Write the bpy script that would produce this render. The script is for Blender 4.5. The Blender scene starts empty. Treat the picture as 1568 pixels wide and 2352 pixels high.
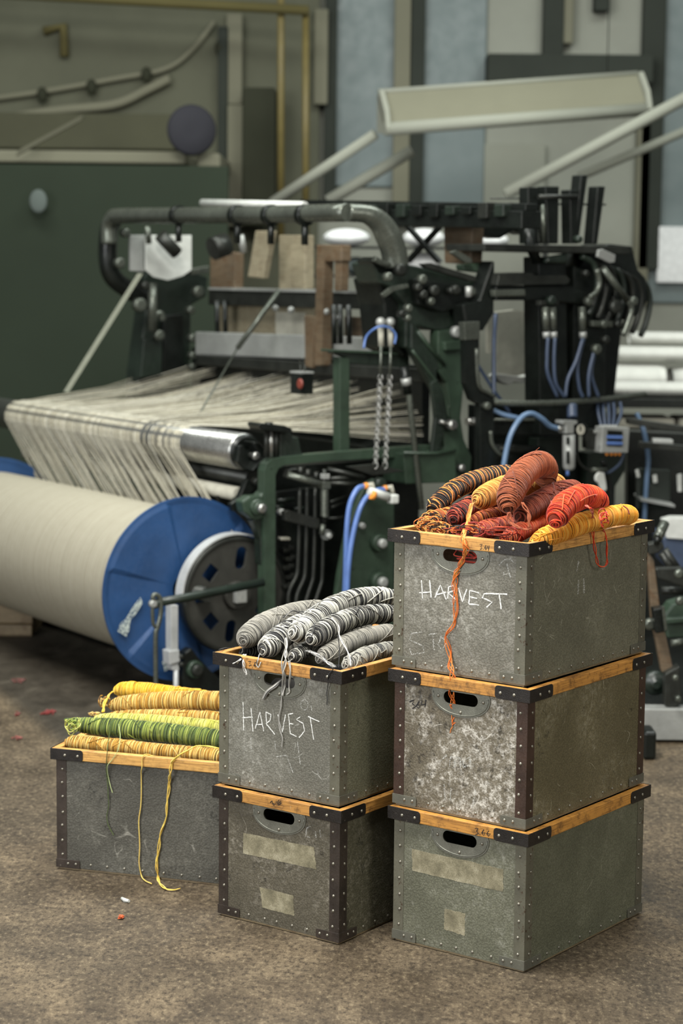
import bpy, math, random
import numpy as np
from mathutils import Vector
from mathutils.geometry import tessellate_polygon
rnd = random.Random(7)
SC = bpy.context.scene
COL = SC.collection
# ------------------------------------------------------------------ camera geometry (from the perspective of the crates)
F = 4623.1; PITCH = .121544; CH = 1.698518; ROLL = .010439
CAM = Vector((0, 0, CH))
def ray(px, py):
    X = px-784; Y = py-1176
    c, s = math.cos(ROLL), math.sin(ROLL)
    a = (X*c+Y*s)/F; v = -(-X*s+Y*c)/F
    return Vector((a, math.cos(PITCH)+v*math.sin(PITCH), -math.sin(PITCH)+v*math.cos(PITCH)))
def atz(px, py, z):
    r = ray(px, py); return CAM+r*((z-CH)/r.z)
def aty(px, py, y):
    r = ray(px, py); return CAM+r*(y/r.y)
def atplane(px, py, p, n):
    r = ray(px, py); return CAM+r*((p-CAM).dot(n)/r.dot(n))
ZUP = Vector((0, 0, 1))
# loom frame: U runs along the warp beam, V along the warp
TH = math.atan2(1.0, 1.5)
LO = Vector((-.60094, 7.75, 0)); LU = Vector((-math.sin(TH), math.cos(TH), 0)); LV = Vector((math.cos(TH), math.sin(TH), 0))
def LW(u, v, z): return LO+LU*u+LV*v+ZUP*z
def PU(px, py, u): return atplane(px, py, LO+LU*u, LU)
def PV(px, py, v): return atplane(px, py, LO+LV*v, LV)

# ------------------------------------------------------------------ mesh builder
def catmull(pts, n):
    P = [np.array(p, float) for p in pts]
    if len(P) < 3: return [Vector(P[0]+(P[-1]-P[0])*i/n) for i in range(n+1)]
    P = [2*P[0]-P[1]]+P+[2*P[-1]-P[-2]]
    out = []
    for i in range(1, len(P)-2):
        for k in range(n):
            t = k/n
            out.append(Vector(.5*((2*P[i])+(-P[i-1]+P[i+1])*t+(2*P[i-1]-5*P[i]+4*P[i+1]-P[i+2])*t*t+(-P[i-1]+3*P[i]-3*P[i+1]+P[i+2])*t**3)))
    out.append(Vector(P[-2]))
    return out
def frames(pts):
    T = []
    n = len(pts)
    for i in range(n):
        d = pts[min(i+1, n-1)]-pts[max(i-1, 0)]
        T.append(d.normalized() if d.length > 1e-9 else Vector((0, 0, 1)))
    r = Vector((0, 0, 1)) if abs(T[0].z) < .9 else Vector((1, 0, 0))
    N = (r-T[0]*r.dot(T[0])).normalized(); out = []
    for t in T:
        N = N-t*N.dot(t)
        if N.length < 1e-6: N = t.orthogonal()
        N.normalize(); out.append((t, N.copy(), t.cross(N)))
    return out
class MB:
    def __init__(s): s.v = []; s.f = []; s.sm = []; s.c = None; s.mi = []; s.cur = 0
    def add(s, vs, fs, smooth=False, cols=None):
        o = len(s.v); s.v += [tuple(v) for v in vs]
        for f in fs: s.f.append(tuple(i+o for i in f)); s.sm.append(smooth); s.mi.append(s.cur)
        if cols is not None:
            if s.c is None: s.c = []
            s.c += cols
        return s
    def box(s, c, a, b, d):      # centre, three half vectors
        vs = [c+a*i+b*j+d*k for i in (-1, 1) for j in (-1, 1) for k in (-1, 1)]
        return s.add(vs, [(0, 1, 3, 2), (4, 6, 7, 5), (0, 4, 5, 1), (2, 3, 7, 6), (0, 2, 6, 4), (1, 5, 7, 3)])
    def lbox(s, u0, u1, v0, v1, z0, z1):
        return s.box(LW((u0+u1)/2, (v0+v1)/2, (z0+z1)/2), LU*abs(u1-u0)/2, LV*abs(v1-v0)/2, ZUP*abs(z1-z0)/2)
    def wbox(s, x0, x1, y0, y1, z0, z1):
        return s.box(Vector(((x0+x1)/2, (y0+y1)/2, (z0+z1)/2)), Vector((abs(x1-x0)/2, 0, 0)), Vector((0, abs(y1-y0)/2, 0)), ZUP*abs(z1-z0)/2)
    def tube(s, pts, r, n=10, caps=True, closed=False, cols=None, flat=None):
        pts = [Vector(p) for p in pts]; fr = frames(pts); m = len(pts)
        rr = r if isinstance(r, (list, tuple)) else [r]*m
        vs = []; cc = [] if cols is not None else None
        for i, (t, N, B) in enumerate(fr):
            for k in range(n):
                a = 2*math.pi*k/n
                vs.append(pts[i]+N*math.cos(a)*rr[i]*(1 if flat is None else flat)+B*math.sin(a)*rr[i])
                if cc is not None: cc.append(cols[i])
        fs = [(i*n+k, i*n+(k+1) % n, (i+1)*n+(k+1) % n, (i+1)*n+k) for i in range(m-1) for k in range(n)]
        if closed: fs += [((m-1)*n+k, (m-1)*n+(k+1) % n, (k+1) % n, k) for k in range(n)]
        s.add(vs, fs, True, cc)
        if caps and not closed:
            o = len(s.v)-m*n
            s.f.append(tuple(o+k for k in reversed(range(n)))); s.sm.append(False); s.mi.append(s.cur)
            s.f.append(tuple(o+(m-1)*n+k for k in range(n))); s.sm.append(False); s.mi.append(s.cur)
        return s
    def lathe(s, p, ax, prof, n=32, smooth=True, capped=True):   # prof: (t along ax, r)
        ax = Vector(ax).normalized(); N = ax.orthogonal().normalized(); B = ax.cross(N)
        vs = [Vector(p)+ax*t+(N*math.cos(2*math.pi*k/n)+B*math.sin(2*math.pi*k/n))*r for t, r in prof for k in range(n)]
        m = len(prof)
        fs = [(i*n+k, i*n+(k+1) % n, (i+1)*n+(k+1) % n, (i+1)*n+k) for i in range(m-1) for k in range(n)]
        s.add(vs, fs, smooth)
        if capped:
            o = len(s.v)-m*n
            if prof[0][1] > 1e-6: s.f.append(tuple(o+k for k in reversed(range(n)))); s.sm.append(False); s.mi.append(s.cur)
            if prof[-1][1] > 1e-6: s.f.append(tuple(o+(m-1)*n+k for k in range(n))); s.sm.append(False); s.mi.append(s.cur)
        return s
    def cyl(s, p0, p1, r, n=24, r1=None):
        p0 = Vector(p0); p1 = Vector(p1); d = p1-p0; L = d.length; r1 = r if r1 is None else r1
        # split sharp edge loops so that the caps stay crisp
        return s.lathe(p0, d, [(0, r*.97), (0, r), (L, r1), (L, r1*.97)] if False else [(0, r), (L, r1)], n)
    def prism(s, poly, ext, holes=()):
        loops = [[Vector(p) for p in poly]]+[[Vector(p) for p in h] for h in holes]
        flat = [p for l in loops for p in l]; n = len(flat)
        if len(loops) == 1 and n <= 4: tris = [tuple(range(n))]
        else: tris = [tuple(t) for t in tessellate_polygon(loops)]
        vs = flat+[p+ext for p in flat]
        # orient
        nrm = Vector((0, 0, 0))
        l = loops[0]
        for i in range(len(l)): nrm += l[i].cross(l[(i+1) % len(l)])
        flip = nrm.dot(ext) > 0
        fs = []
        for t in tris:
            if len(t) == 3:
                a, b, c = (flat[i] for i in t)
                up = (b-a).cross(c-a).dot(ext) > 0
            else: up = flip
            t1 = t if up else tuple(reversed(t))
            fs.append(tuple(i+n for i in t1)); fs.append(tuple(reversed(t1)))
        o = 0
        for li, l in enumerate(loops):
            m = len(l)
            for i in range(m):
                q = (o+i, o+(i+1) % m, o+(i+1) % m+n, o+i+n)
                fs.append(q if flip == (li == 0) or li > 0 and not flip else tuple(reversed(q)))
            o += m
        return s.add(vs, fs)
    def ball(s, c, r, n=12, sx=(1, 1, 1)):
        c = Vector(c); m = max(6, n//2+2)
        vs = [c+Vector((0, 0, -r*sx[2]))]
        for i in range(1, m):
            t = -math.pi/2+math.pi*i/m
            vs += [c+Vector((r*sx[0]*math.cos(t)*math.cos(2*math.pi*k/n), r*sx[1]*math.cos(t)*math.sin(2*math.pi*k/n), r*sx[2]*math.sin(t))) for k in range(n)]
        vs.append(c+Vector((0, 0, r*sx[2])))
        fs = [(0, 1+(k+1) % n, 1+k) for k in range(n)]
        for i in range(m-2): fs += [(1+i*n+k, 1+i*n+(k+1) % n, 1+(i+1)*n+(k+1) % n, 1+(i+1)*n+k) for k in range(n)]
        o = 1+(m-2)*n; fs += [(o+k, o+(k+1) % n, len(vs)-1) for k in range(n)]
        return s.add(vs, fs, True)
    def build(s, name, mat, parent=None, bevel=0, label=None, cat=None, group=None, kind=None, fixn=True):
        base = WLOC[parent.name] if parent is not None else None
        A = np.array(s.v, dtype=np.float64)
        if base is None:
            lo = A.min(0); hi = A.max(0); loc = Vector(((lo[0]+hi[0])/2, (lo[1]+hi[1])/2, lo[2]))
        else: loc = base
        A = A-np.array(loc)
        me = bpy.data.meshes.new(name)
        me.from_pydata([tuple(v) for v in A], [], s.f)
        me.polygons.foreach_set('use_smooth', s.sm)
        for m_ in (mat if isinstance(mat, (list, tuple)) else [mat]): me.materials.append(m_)
        if any(s.mi): me.polygons.foreach_set('material_index', s.mi)
        if s.c is not None:
            at = me.color_attributes.new('Col', 'FLOAT_COLOR', 'POINT')
            buf = np.ones((len(s.v), 4), dtype=np.float32); buf[:, :3] = np.array(s.c, dtype=np.float32)
            at.data.foreach_set('color', buf.ravel())
        me.update()
        o = bpy.data.objects.new(name, me); COL.objects.link(o)
        if parent is None: o.location = loc; WLOC[o.name] = loc
        else: o.parent = parent; WLOC[o.name] = base
        if bevel:
            b = o.modifiers.new('bevel', 'BEVEL'); b.width = bevel; b.segments = 2; b.limit_method = 'ANGLE'; b.angle_limit = .7
            b.harden_normals = False
        tag(o, label, cat, group, kind)
        return o
WLOC = {}
def tag(o, label=None, cat=None, group=None, kind=None):
    if label: o['label'] = label
    if cat: o['category'] = cat
    if group: o['group'] = group
    if kind: o['kind'] = kind
    return o
def thing(name, loc, label, cat, group=None):
    o = bpy.data.objects.new(name, None); COL.objects.link(o); o.empty_display_size = .1
    o.location = loc; WLOC[o.name] = Vector(loc)
    return tag(o, label, cat, group)

# ------------------------------------------------------------------ materials
def lin(c):
    return tuple((x/255/12.92 if x/255 <= .04045 else ((x/255+.055)/1.055)**2.4) for x in c)
def C4(c): return (*lin(c), 1)
class NT:
    def __init__(s, name):
        s.m = bpy.data.materials.new(name); s.m.use_nodes = True; s.t = s.m.node_tree; s.n = s.t.nodes
        s.b = s.n['Principled BSDF']; s.o = s.n['Material Output']
        s.tc = None
    def new(s, typ, **k):
        n = s.n.new(typ)
        for a, b in k.items(): setattr(n, a, b)
        return n
    def L(s, a, b): s.t.links.new(a, b)
    def coord(s, scale=(1, 1, 1), loc=(0, 0, 0), rot=(0, 0, 0), out='Object'):
        if s.tc is None: s.tc = s.new('ShaderNodeTexCoord')
        mp = s.new('ShaderNodeMapping'); mp.inputs['Scale'].default_value = scale; mp.inputs['Location'].default_value = loc; mp.inputs['Rotation'].default_value = rot
        s.L(s.tc.outputs[out], mp.inputs[0]); return mp.outputs[0]
    def noise(s, vec, scale, detail=4, rough=.55, dist=0):
        n = s.new('ShaderNodeTexNoise'); n.inputs['Scale'].default_value = scale; n.inputs['Detail'].default_value = detail
        n.inputs['Roughness'].default_value = rough; n.inputs['Distortion'].default_value = dist
        s.L(vec, n.inputs['Vector']); return n.outputs['Fac']
    def voro(s, vec, scale, feature='F1'):
        n = s.new('ShaderNodeTexVoronoi', feature=feature); n.inputs['Scale'].default_value = scale
        s.L(vec, n.inputs['Vector']); return n.outputs['Distance']
    def ramp(s, fac, stops):
        r = s.new('ShaderNodeValToRGB'); e = r.color_ramp.elements
        while len(e) < len(stops): e.new(.5)
        for i, (p, c) in enumerate(stops):
            e[i].position = p; e[i].color = c if len(c) == 4 else (*c, 1)
        s.L(fac, r.inputs[0]); return r.outputs[0]
    def step(s, fac, a, b, lo=0, hi=1):
        n = s.new('ShaderNodeMapRange', interpolation_type='SMOOTHSTEP'); n.inputs[1].default_value = a; n.inputs[2].default_value = b
        n.inputs[3].default_value = lo; n.inputs[4].default_value = hi
        s.L(fac, n.inputs[0]); return n.outputs[0]
    def math(s, op, a, b=None):
        n = s.new('ShaderNodeMath', operation=op)
        for i, x in enumerate((a, b)):
            if x is None: continue
            if isinstance(x, (int, float)): n.inputs[i].default_value = x
            else: s.L(x, n.inputs[i])
        return n.outputs[0]
    def mix(s, fac, a, b, mode='MIX'):
        n = s.new('ShaderNodeMix', data_type='RGBA', blend_type=mode)
        for sock, x in ((n.inputs[0], fac), (n.inputs[6], a), (n.inputs[7], b)):
            if isinstance(x, (int, float)): sock.default_value = x
            elif isinstance(x, tuple): sock.default_value = x if len(x) == 4 else (*x, 1)
            else: s.L(x, sock)
        return n.outputs[2]
    def bump(s, h, strength=.3, dist=.002, prev=None):
        n = s.new('ShaderNodeBump'); n.inputs['Strength'].default_value = strength; n.inputs['Distance'].default_value = dist
        s.L(h, n.inputs['Height'])
        if prev is not None: s.L(prev, n.inputs['Normal'])
        return n.outputs[0]
    def fin(s, col=None, rough=None, metal=None, nrm=None, spec=None):
        for k, x in (('Base Color', col), ('Roughness', rough), ('Metallic', metal), ('Normal', nrm), ('Specular IOR Level', spec)):
            if x is None: continue
            i = s.b.inputs[k]
            if isinstance(x, (int, float)): i.default_value = x
            elif isinstance(x, tuple): i.default_value = x if len(x) == 4 else (*x, 1)
            else: s.L(x, i)
        return s.m
def paint(name, col, rough=.45, metal=0., var=.35, scale=9, wear=None, wearamt=.62, bump=.15, spec=.5):
    t = NT(name); v = t.coord()
    n = t.noise(v, scale, 6, .6)
    d = tuple(x*(1-var) for x in lin(col)); l = tuple(min(1, x*(1+var)) for x in lin(col))
    c = t.ramp(n, [(.3, d), (.7, l)])
    n2 = t.noise(v, scale*14, 4, .6)
    if wear is not None:
        w = t.step(t.noise(v, scale*4, 8, .72), wearamt, wearamt+.07)
        c = t.mix(w, c, C4(wear))
    r = t.step(n2, .2, .8, max(.05, rough-.12), min(1, rough+.15))
    return t.fin(c, r, metal, t.bump(n2, bump, .002), spec)
def plain(name, col, rough=.6, metal=0.):
    t = NT(name); n = t.noise(t.coord(), 25, 3)
    c = lin(col)
    return t.fin(t.ramp(n, [(.25, tuple(x*.85 for x in c)), (.75, tuple(min(1, x*1.12) for x in c))]), rough, metal)

def crate_mat(name, a, b, dustcol, dust, dark=0, seed=0, scr=.5):
    t = NT(name); L0 = (seed*3.1, seed*1.7, seed*2.3); v = t.coord(loc=L0)
    big = t.noise(v, 5, 6, .6, .3)
    col = t.mix(t.step(big, .3, .7), C4(a), C4(b))
    peb = t.voro(v, 190); fine = t.noise(v, 420, 3, .6)
    col = t.mix(t.step(peb, .15, .75, 0, .42), col, tuple(x*.45 for x in lin(a)), 'MIX')
    col = t.mix(t.step(fine, .52, .72, 0, .32), col, tuple(min(1, x*2.2) for x in lin(b)))
    if dark:
        dn = t.math('MULTIPLY', t.step(t.noise(v, 48, 10, .8), .52, .60), t.step(t.noise(v, 8, 5, .6), .60-.22*dark, .66-.16*dark))
        col = t.mix(dn, col, tuple(x*.35 for x in lin(a)))
    dm = t.step(t.noise(v, 5, 4, .6, .6), .40, .66)
    dd = t.step(t.noise(v, 60, 10, .8), .46, .66)
    col = t.mix(t.math('MULTIPLY', t.math('MULTIPLY', dd, dm), dust), col, C4(dustcol))
    for k, (sc, ws) in enumerate(((3.2, .0022), (4.5, .0026), (7, .0035))):
        sv = t.coord(scale=(1, 1, 1.4-.4*k), loc=(seed*5+k*2.7, k*3.1, seed), rot=(.4*k, .7*k, .3))
        ln = t.math('ABSOLUTE', t.math('SUBTRACT', t.noise(sv, sc, 2, .4, .8), .5+.03*k))
        m = t.step(ln, ws*.35, ws, scr, 0)
        m = t.math('MULTIPLY', m, t.step(t.noise(v, 9+4*k, 4, .65), .53, .68))
        col = t.mix(m, col, C4(dustcol))
    nb = t.bump(peb, .35, .0018); nb = t.bump(fine, .22, .001, nb)
    return t.fin(col, t.step(fine, .3, .7, .42, .62), 0, nb, .4)
def wood_mat(name, light, dark, seed=0, dirt=.5):
    t = NT(name); v = t.coord(loc=(seed, seed*2, 0)); g = t.coord(scale=(7, 7, 190), loc=(seed, 0, seed))
    n = t.noise(g, 1.6, 6, .6, .4)
    col = t.ramp(n, [(.28, lin(dark)), (.5, lin(light)), (.75, tuple(min(1, x*1.25) for x in lin(light)))])
    d = t.step(t.noise(v, 26, 9, .75), .47, .66, 0, dirt)
    col = t.mix(d, col, C4((76, 48, 20)))
    sp = t.step(t.noise(v, 90, 5, .7), .68, .74, 0, .7)
    col = t.mix(sp, col, C4((214, 196, 160)))
    return t.fin(col, .5, 0, t.bump(n, .25, .001))
def yarn_mat(name):
    t = NT(name); a = t.new('ShaderNodeAttribute', attribute_name='Col')
    n = t.noise(t.coord(), 900, 3, .6); n2 = t.noise(t.coord(), 60, 3)
    col = t.mix(t.step(n, .3, .7, 0, .2), a.outputs['Color'], (0, 0, 0, 1))
    col = t.mix(t.step(n2, .4, .7, 0, .18), col, (1, 1, 1, 1), 'OVERLAY')
    m = t.fin(col, .85, 0, t.bump(n, .4, .001), .15)
    t.b.inputs['Sheen Weight'].default_value = .25; t.b.inputs['Sheen Roughness'].default_value = .4
    return m
def chalk_mat(name, col, lo, hi, scale=420):
    t = NT(name); n = t.noise(t.coord(), scale, 4, .7)
    t.fin(C4(col), .95)
    tr = t.new('ShaderNodeBsdfTransparent'); mx = t.new('ShaderNodeMixShader')
    t.L(t.step(n, lo, hi), mx.inputs[0]); t.L(tr.outputs[0], mx.inputs[1]); t.L(t.b.outputs[0], mx.inputs[2]); t.L(mx.outputs[0], t.o.inputs[0])
    return t.m

M = {}
M['green'] = paint('green_machine_paint', (43, 58, 45), .42, 0, .3, 8, (20, 26, 20), .62)
M['dgreen'] = paint('dark_green_machine_paint', (25, 34, 27), .4, 0, .4, 7, (12, 16, 12), .6)
M['black'] = paint('oily_black_iron', (20, 24, 21), .34, .3, .4, 12, (58, 60, 54), .66)
M['iron'] = paint('dark_grey_iron', (46, 48, 44), .38, .5, .35, 14, (84, 84, 76), .64)
M['steel'] = paint('worn_bright_steel', (168, 168, 164), .28, .9, .2, 16, (90, 88, 82), .66, .08)
M['band'] = paint('bright_band_steel', (176, 178, 176), .35, .15, .15, 10, (112, 112, 108), .66)
M['alu'] = paint('pale_grey_metal', (150, 152, 148), .45, .35, .2, 6, (98, 98, 94), .62)
M['pipe'] = paint('grey_pipe_metal', (86, 90, 82), .3, .55, .25, 7, (60, 64, 56), .64)
M['blue'] = paint('blue_enamel', (30, 64, 106), .5, 0, .22, 5, (20, 36, 58), .68)
M['disc'] = paint('dark_brake_iron', (50, 50, 45), .6, .3, .25, 14, (34, 34, 30), .6, .3)
M['yellow'] = paint('ochre_pipe_paint', (108, 97, 56), .5, 0, .2, 5)
M['hose'] = plain('blue_air_hose', (84, 112, 168), .35)
M['hose_pale'] = plain('pale_steel_blue_hose', (92, 116, 144), .35)
M['hose_dull'] = plain('dull_blue_hose', (52, 64, 84), .45)
M['white'] = plain('white_plastic', (188, 190, 184), .45)
M['cream'] = plain('cream_card', (166, 164, 150), .8)
M['cloth'] = paint('white_folded_cloth', (186, 187, 180), .9, 0, .12, 6)
M['brownwood'] = wood_mat('brown_machine_wood', (94, 80, 62), (64, 55, 43), 3, .6)
M['greywood'] = wood_mat('pale_weathered_wood', (136, 128, 106), (102, 96, 78), 5, .3)
M['palletwood'] = wood_mat('pallet_wood', (128, 112, 84), (84, 72, 52), 9, .5)
M['red'] = plain('red_lamp', (112, 48, 36), .5)
M['orange'] = plain('orange_plastic', (226, 142, 52), .5)
M['rivet'] = paint('rivet_steel', (138, 134, 122), .34, .75, .25, 60)
M['bracket'] = paint('worn_black_bracket', (33, 29, 26), .36, .3, .45, 25, (150, 142, 128), .645, .3)
M['handle'] = paint('worn_handle_metal', (112, 112, 102), .42, .55, .25, 22, (170, 168, 156), .62, .2)
M['tape'] = None
M['yarn'] = yarn_mat('wool_yarn')
M['chalk'] = chalk_mat('white_chalk', (232, 232, 226), .34, .5)
M['chalk_faint'] = chalk_mat('faint_white_chalk', (206, 206, 200), .46, .62)
M['marker'] = plain('black_marker', (24, 20, 18), .5)
def tape_mat():
    t = NT('old_cloth_tape'); v = t.coord()
    n = t.noise(v, 24, 8, .7); w = t.noise(v, 380, 2)
    c = t.ramp(n, [(.3, lin((98, 93, 73))), (.5, lin((138, 131, 106))), (.72, lin((178, 171, 146)))])
    c = t.mix(t.step(w, .4, .7, 0, .5), c, C4((86, 80, 62)))
    return t.fin(c, .9, 0, t.bump(w, .4, .001))
M['tape'] = tape_mat()
# ------------------------------------------------------------------ crates
CW, CL, CHT, RH, OV = .41304, .60667, .35, .030, .012
CR = {'R3': (.44495, 4.72382, .65446, 2), 'R2': (.45291, 4.7065, .64458, 1), 'R1': (.45566, 4.69728, .64693, 0),
      'M2': (.0045, 4.90173, .63226, 1), 'M1': (.00677, 4.88694, .62749, 0), 'L1': (-.22817, 5.33403, .30552, 0)}
class Cr:
    def __init__(s, k):
        x, y, a, l = CR[k]
        s.o = Vector((x, y, 0)); s.e1 = Vector((-math.cos(a), math.sin(a), 0)); s.e2 = Vector((math.sin(a), math.cos(a), 0)); s.z0 = l*CHT
        s.w, s.l = (CL, CW) if k == 'L1' else (CW, CL)
        s.lev = l
    def P(s, a, b, z): return s.o+s.e1*a+s.e2*b+ZUP*(s.z0+z)
    def front(s, px, py, off=.0004, b=OV): return atplane(px, py, s.o+s.e2*(b-off), s.e2)
    def right(s, px, py, off=.0004, a=OV): return atplane(px, py, s.o+s.e1*(a-off), s.e1)
K = {k: Cr(k) for k in CR}
def z1(x, y): return 860+.44643*x, 1020+.44643*y
def z2(x, y): return 860+.44643*x, 1600+.44643*y
def z3(x, y): return 470+.29337*x, 1330+.29337*y
def z4(x, y): return 470+.29337*x, 1750+.29337*y
def z5(x, y): return 100+.28061*x, 1540+.28061*y
def roundrect(cx, cy, w, h, r, n=5):
    out = []
    for (sx, sy, a0) in ((1, 1, 0), (-1, 1, 90), (-1, -1, 180), (1, -1, 270)):
        for i in range(n+1):
            a = math.radians(a0+90*i/n); out.append((cx+sx*(w/2-r)+r*math.cos(a), cy+sy*(h/2-r)+r*math.sin(a)))
    return out
RIV = None
def rivet(parent, p, nrm, r=.0042):
    global RIV
    if RIV is None:
        mb = MB(); mb.lathe((0, 0, 0), (0, 0, 1), [(0, 1), (.18, .98), (.42, .72), (.55, .35), (.58, 0.001)], 10)
        me = bpy.data.meshes.new('rivet'); me.from_pydata(mb.v, [], mb.f); me.polygons.foreach_set('use_smooth', [True]*len(mb.f)); me.materials.append(M['rivet']); RIV = me
    o = bpy.data.objects.new('rivet', RIV); COL.objects.link(o); o.parent = parent
    o.location = p-WLOC[parent.name]; o.scale = (r, r, r)
    o.rotation_mode = 'QUATERNION'; o.rotation_quaternion = nrm.to_track_quat('Z', 'Y')
    return o
def leg(mb, c, face, t0, t1, z0, z1, off, th, rad=.0, endhi=True):
    """flat strip lying on a crate face ('F','B','R','A'): along the face from t0 to t1, z0..z1, rounded at the t1 end"""
    if face in 'FB': base = lambda t, z, o: c.P(t, (off-o if face == 'F' else c.l-off+o), z); ext = c.e2*(-th if face == 'F' else th)
    else: base = lambda t, z, o: c.P((off-o if face == 'R' else c.w-off+o), t, z); ext = c.e1*(-th if face == 'R' else th)
    s = 1 if t1 > t0 else -1
    poly = [(t0, z0), (t0, z1)]
    if rad:
        n = 4
        poly += [(t1-s*rad+s*rad*math.sin(math.pi/2*i/n), z1-rad+rad*math.cos(math.pi/2*i/n)) for i in range(n+1)]
        poly += [(t1-s*rad+s*rad*math.cos(math.pi/2*i/n), z0+rad-rad*math.sin(math.pi/2*i/n)) for i in range(n+1)]
    else: poly += [(t1, z1), (t1, z0)]
    mb.prism([base(t, z, 0) for t, z in poly], ext)
def stroke(mb, pts, nrm, w, wob=.0):
    """thin raised line of chalk or ink on a surface"""
    pts = [Vector(p) for p in pts]; n = len(pts)
    vs = []
    for i, p in enumerate(pts):
        d = (pts[min(i+1, n-1)]-pts[max(i-1, 0)]).normalized(); s = d.cross(nrm).normalized()
        ww = w*(1+rnd.uniform(-wob, wob)); vs += [p+s*ww/2, p-s*ww/2]
    mb.add(vs, [(2*i, 2*i+1, 2*i+3, 2*i+2) for i in range(n-1)])
def dens(pts, step=6):
    out = []
    for a, b in zip(pts, pts[1:]):
        m = max(1, int(math.hypot(b[0]-a[0], b[1]-a[1])/step))
        out += [(a[0]+(b[0]-a[0])*i/m, a[1]+(b[1]-a[1])*i/m) for i in range(m)]
    return out+[pts[-1]]
def writing(name, c, strokes, zf, parent, mat, w=.004, plane='front', off=.0006, b=OV, jit=1.0, label=None):
    mb = MB()
    for st in strokes:
        pts = [zf(x+rnd.uniform(-jit, jit), y+rnd.uniform(-jit, jit)) for x, y in dens(st, 14)]
        if plane == 'front': P = [c.front(x, y, off, b) for x, y in pts]; n = -c.e2
        else: P = [c.right(x, y, off) for x, y in pts]; n = -c.e1
        stroke(mb, P, n, w, .3)
    return mb.build(name, mat, parent, label=label)
def make_crate(key, label, bodym, stripm, capm, rimm, handle=True, name='fibre_crate'):
    c = K[key]
    root = thing(name, c.P(c.w/2, c.l/2, 0), label, 'crate')
    W, L, H = c.w, c.l, CHT
    zb = .007
    mb = MB(); th = .006
    # base board that carries the crate
    base = MB(); base.box(c.P(W/2, L/2, .005), c.e1*(W/2-.016), c.e2*(L/2-.016), ZUP*.0045); base.build('base_board', M['palletwood'], root)
    front = [(OV, zb), (W-OV, zb), (W-OV, H-.004), (OV, H-.004)]
    hole = []
    hc = W*.5-.003 if key != 'L1' else W/2
    hz = H-RH-.0205
    if handle: hole = [roundrect(hc, hz, .106, .034, .0165)]
    mb.prism([c.P(a, OV, z) for a, z in front], c.e2*th, [[c.P(a, OV, z) for a, z in h] for h in hole])
    mb.cur = 1
    mb.prism([c.P(a, L-OV, z) for a, z in front], c.e2*-th)
    side = [(OV+th, zb), (L-OV-th, zb), (L-OV-th, H-.004), (OV+th, H-.004)]
    mb.prism([c.P(OV, b, z) for b, z in side], c.e1*th); mb.prism([c.P(W-OV, b, z) for b, z in side], c.e1*-th)
    mb.box(c.P(W/2, L/2, zb+.004), c.e1*(W/2-OV-th), c.e2*(L/2-OV-th), ZUP*.003)
    body = mb.build('body', bodym, root)
    # wooden rim
    rm = MB(); t = .02
    for a0, a1, b0, b1 in ((0, W, 0, t), (0, W, L-t, L), (0, t, t, L-t), (W-t, W, t, L-t)):
        rm.box(c.P((a0+a1)/2, (b0+b1)/2, H-RH/2), c.e1*(a1-a0)/2, c.e2*(b1-b0)/2, ZUP*RH/2)
    rim = rm.build('rim', rimm, root, bevel=.002)
    corners = ((0, 0), (W, 0), (0, L), (W, L))
    for a, b in corners:
        sa = 1 if a == 0 else -1; sb = 1 if b == 0 else -1
        fF = 'F' if b == 0 else 'B'; fR = 'R' if a == 0 else 'A'
        # black rim bracket
        m = MB(); l1, l2 = (.098, .105)
        leg(m, c, fF, a-sa*.0015, a+sa*l1, H-RH-.0015, H+.0008, 0, .0018, .009); leg(m, c, fR, b-sb*.0015, b+sb*l2, H-RH-.0015, H+.0008, 0, .0018, .009)
        br = m.build('rim_bracket', M['bracket'], root, bevel=.0012)
        if (a, b) != (W, L):
            if fF == 'F':
                for t_ in (.043, .082): rivet(br, c.P(a+sa*t_, -.0018, H-RH/2-.002), -c.e2, .0044)
            if fR == 'R':
                for t_ in (.045, .086): rivet(br, c.P(-.0018, b+sb*t_, H-RH/2-.002), -c.e1, .0044)
        # upright edge strip
        m = MB(); wF, wR = .030, .032
        leg(m, c, fF, a+sa*(OV-.0012), a+sa*(OV+wF), zb+.002, H-RH, OV, .0012); leg(m, c, fR, b+sb*(OV-.0012), b+sb*(OV+wR), zb+.002, H-RH, OV, .0012)
        es = m.build('edge_strip', stripm, root, bevel=.0008)
        for i in range(7):
            z = .045+(H-RH-.075)*i/6
            if fF == 'F': rivet(es, c.P(a+sa*(OV+.018+rnd.uniform(-.002, .002)), OV-.0012, z+rnd.uniform(-.003, .003)), -c.e2)
            if fR == 'R': rivet(es, c.P(OV-.0012, b+sb*(OV+.02+rnd.uniform(-.002, .002)), z+rnd.uniform(-.003, .003)), -c.e1)
        # bottom corner cap
        m = MB()
        leg(m, c, fF, a+sa*(OV-.003), a+sa*(OV+.070), zb-.001, .030, OV-.0012, .0016, .004); leg(m, c, fR, b+sb*(OV-.003), b+sb*(OV+.075), zb-.001, .030, OV-.0012, .0016, .004)
        cp = m.build('corner_cap', capm, root, bevel=.001)
        if fF == 'F':
            for t_ in (.034, .058): rivet(cp, c.P(a+sa*(OV+t_), OV-.0028, .019), -c.e2, .004)
        if fR == 'R':
            for t_ in (.036, .060): rivet(cp, c.P(OV-.0028, b+sb*(OV+t_), .019), -c.e1, .004)
    n = 5 if W < .5 else 8
    for i in range(n): rivet(body, c.P(OV+.1+(W-.224)*i/(n-1)+rnd.uniform(-.006, .006), OV, .020), -c.e2, .004)
    n = 8 if L > .5 else 4
    for i in range(n): rivet(body, c.P(OV, OV+.11+(L-.244)*i/(n-1)+rnd.uniform(-.006, .006), .020), -c.e1, .004)
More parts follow.
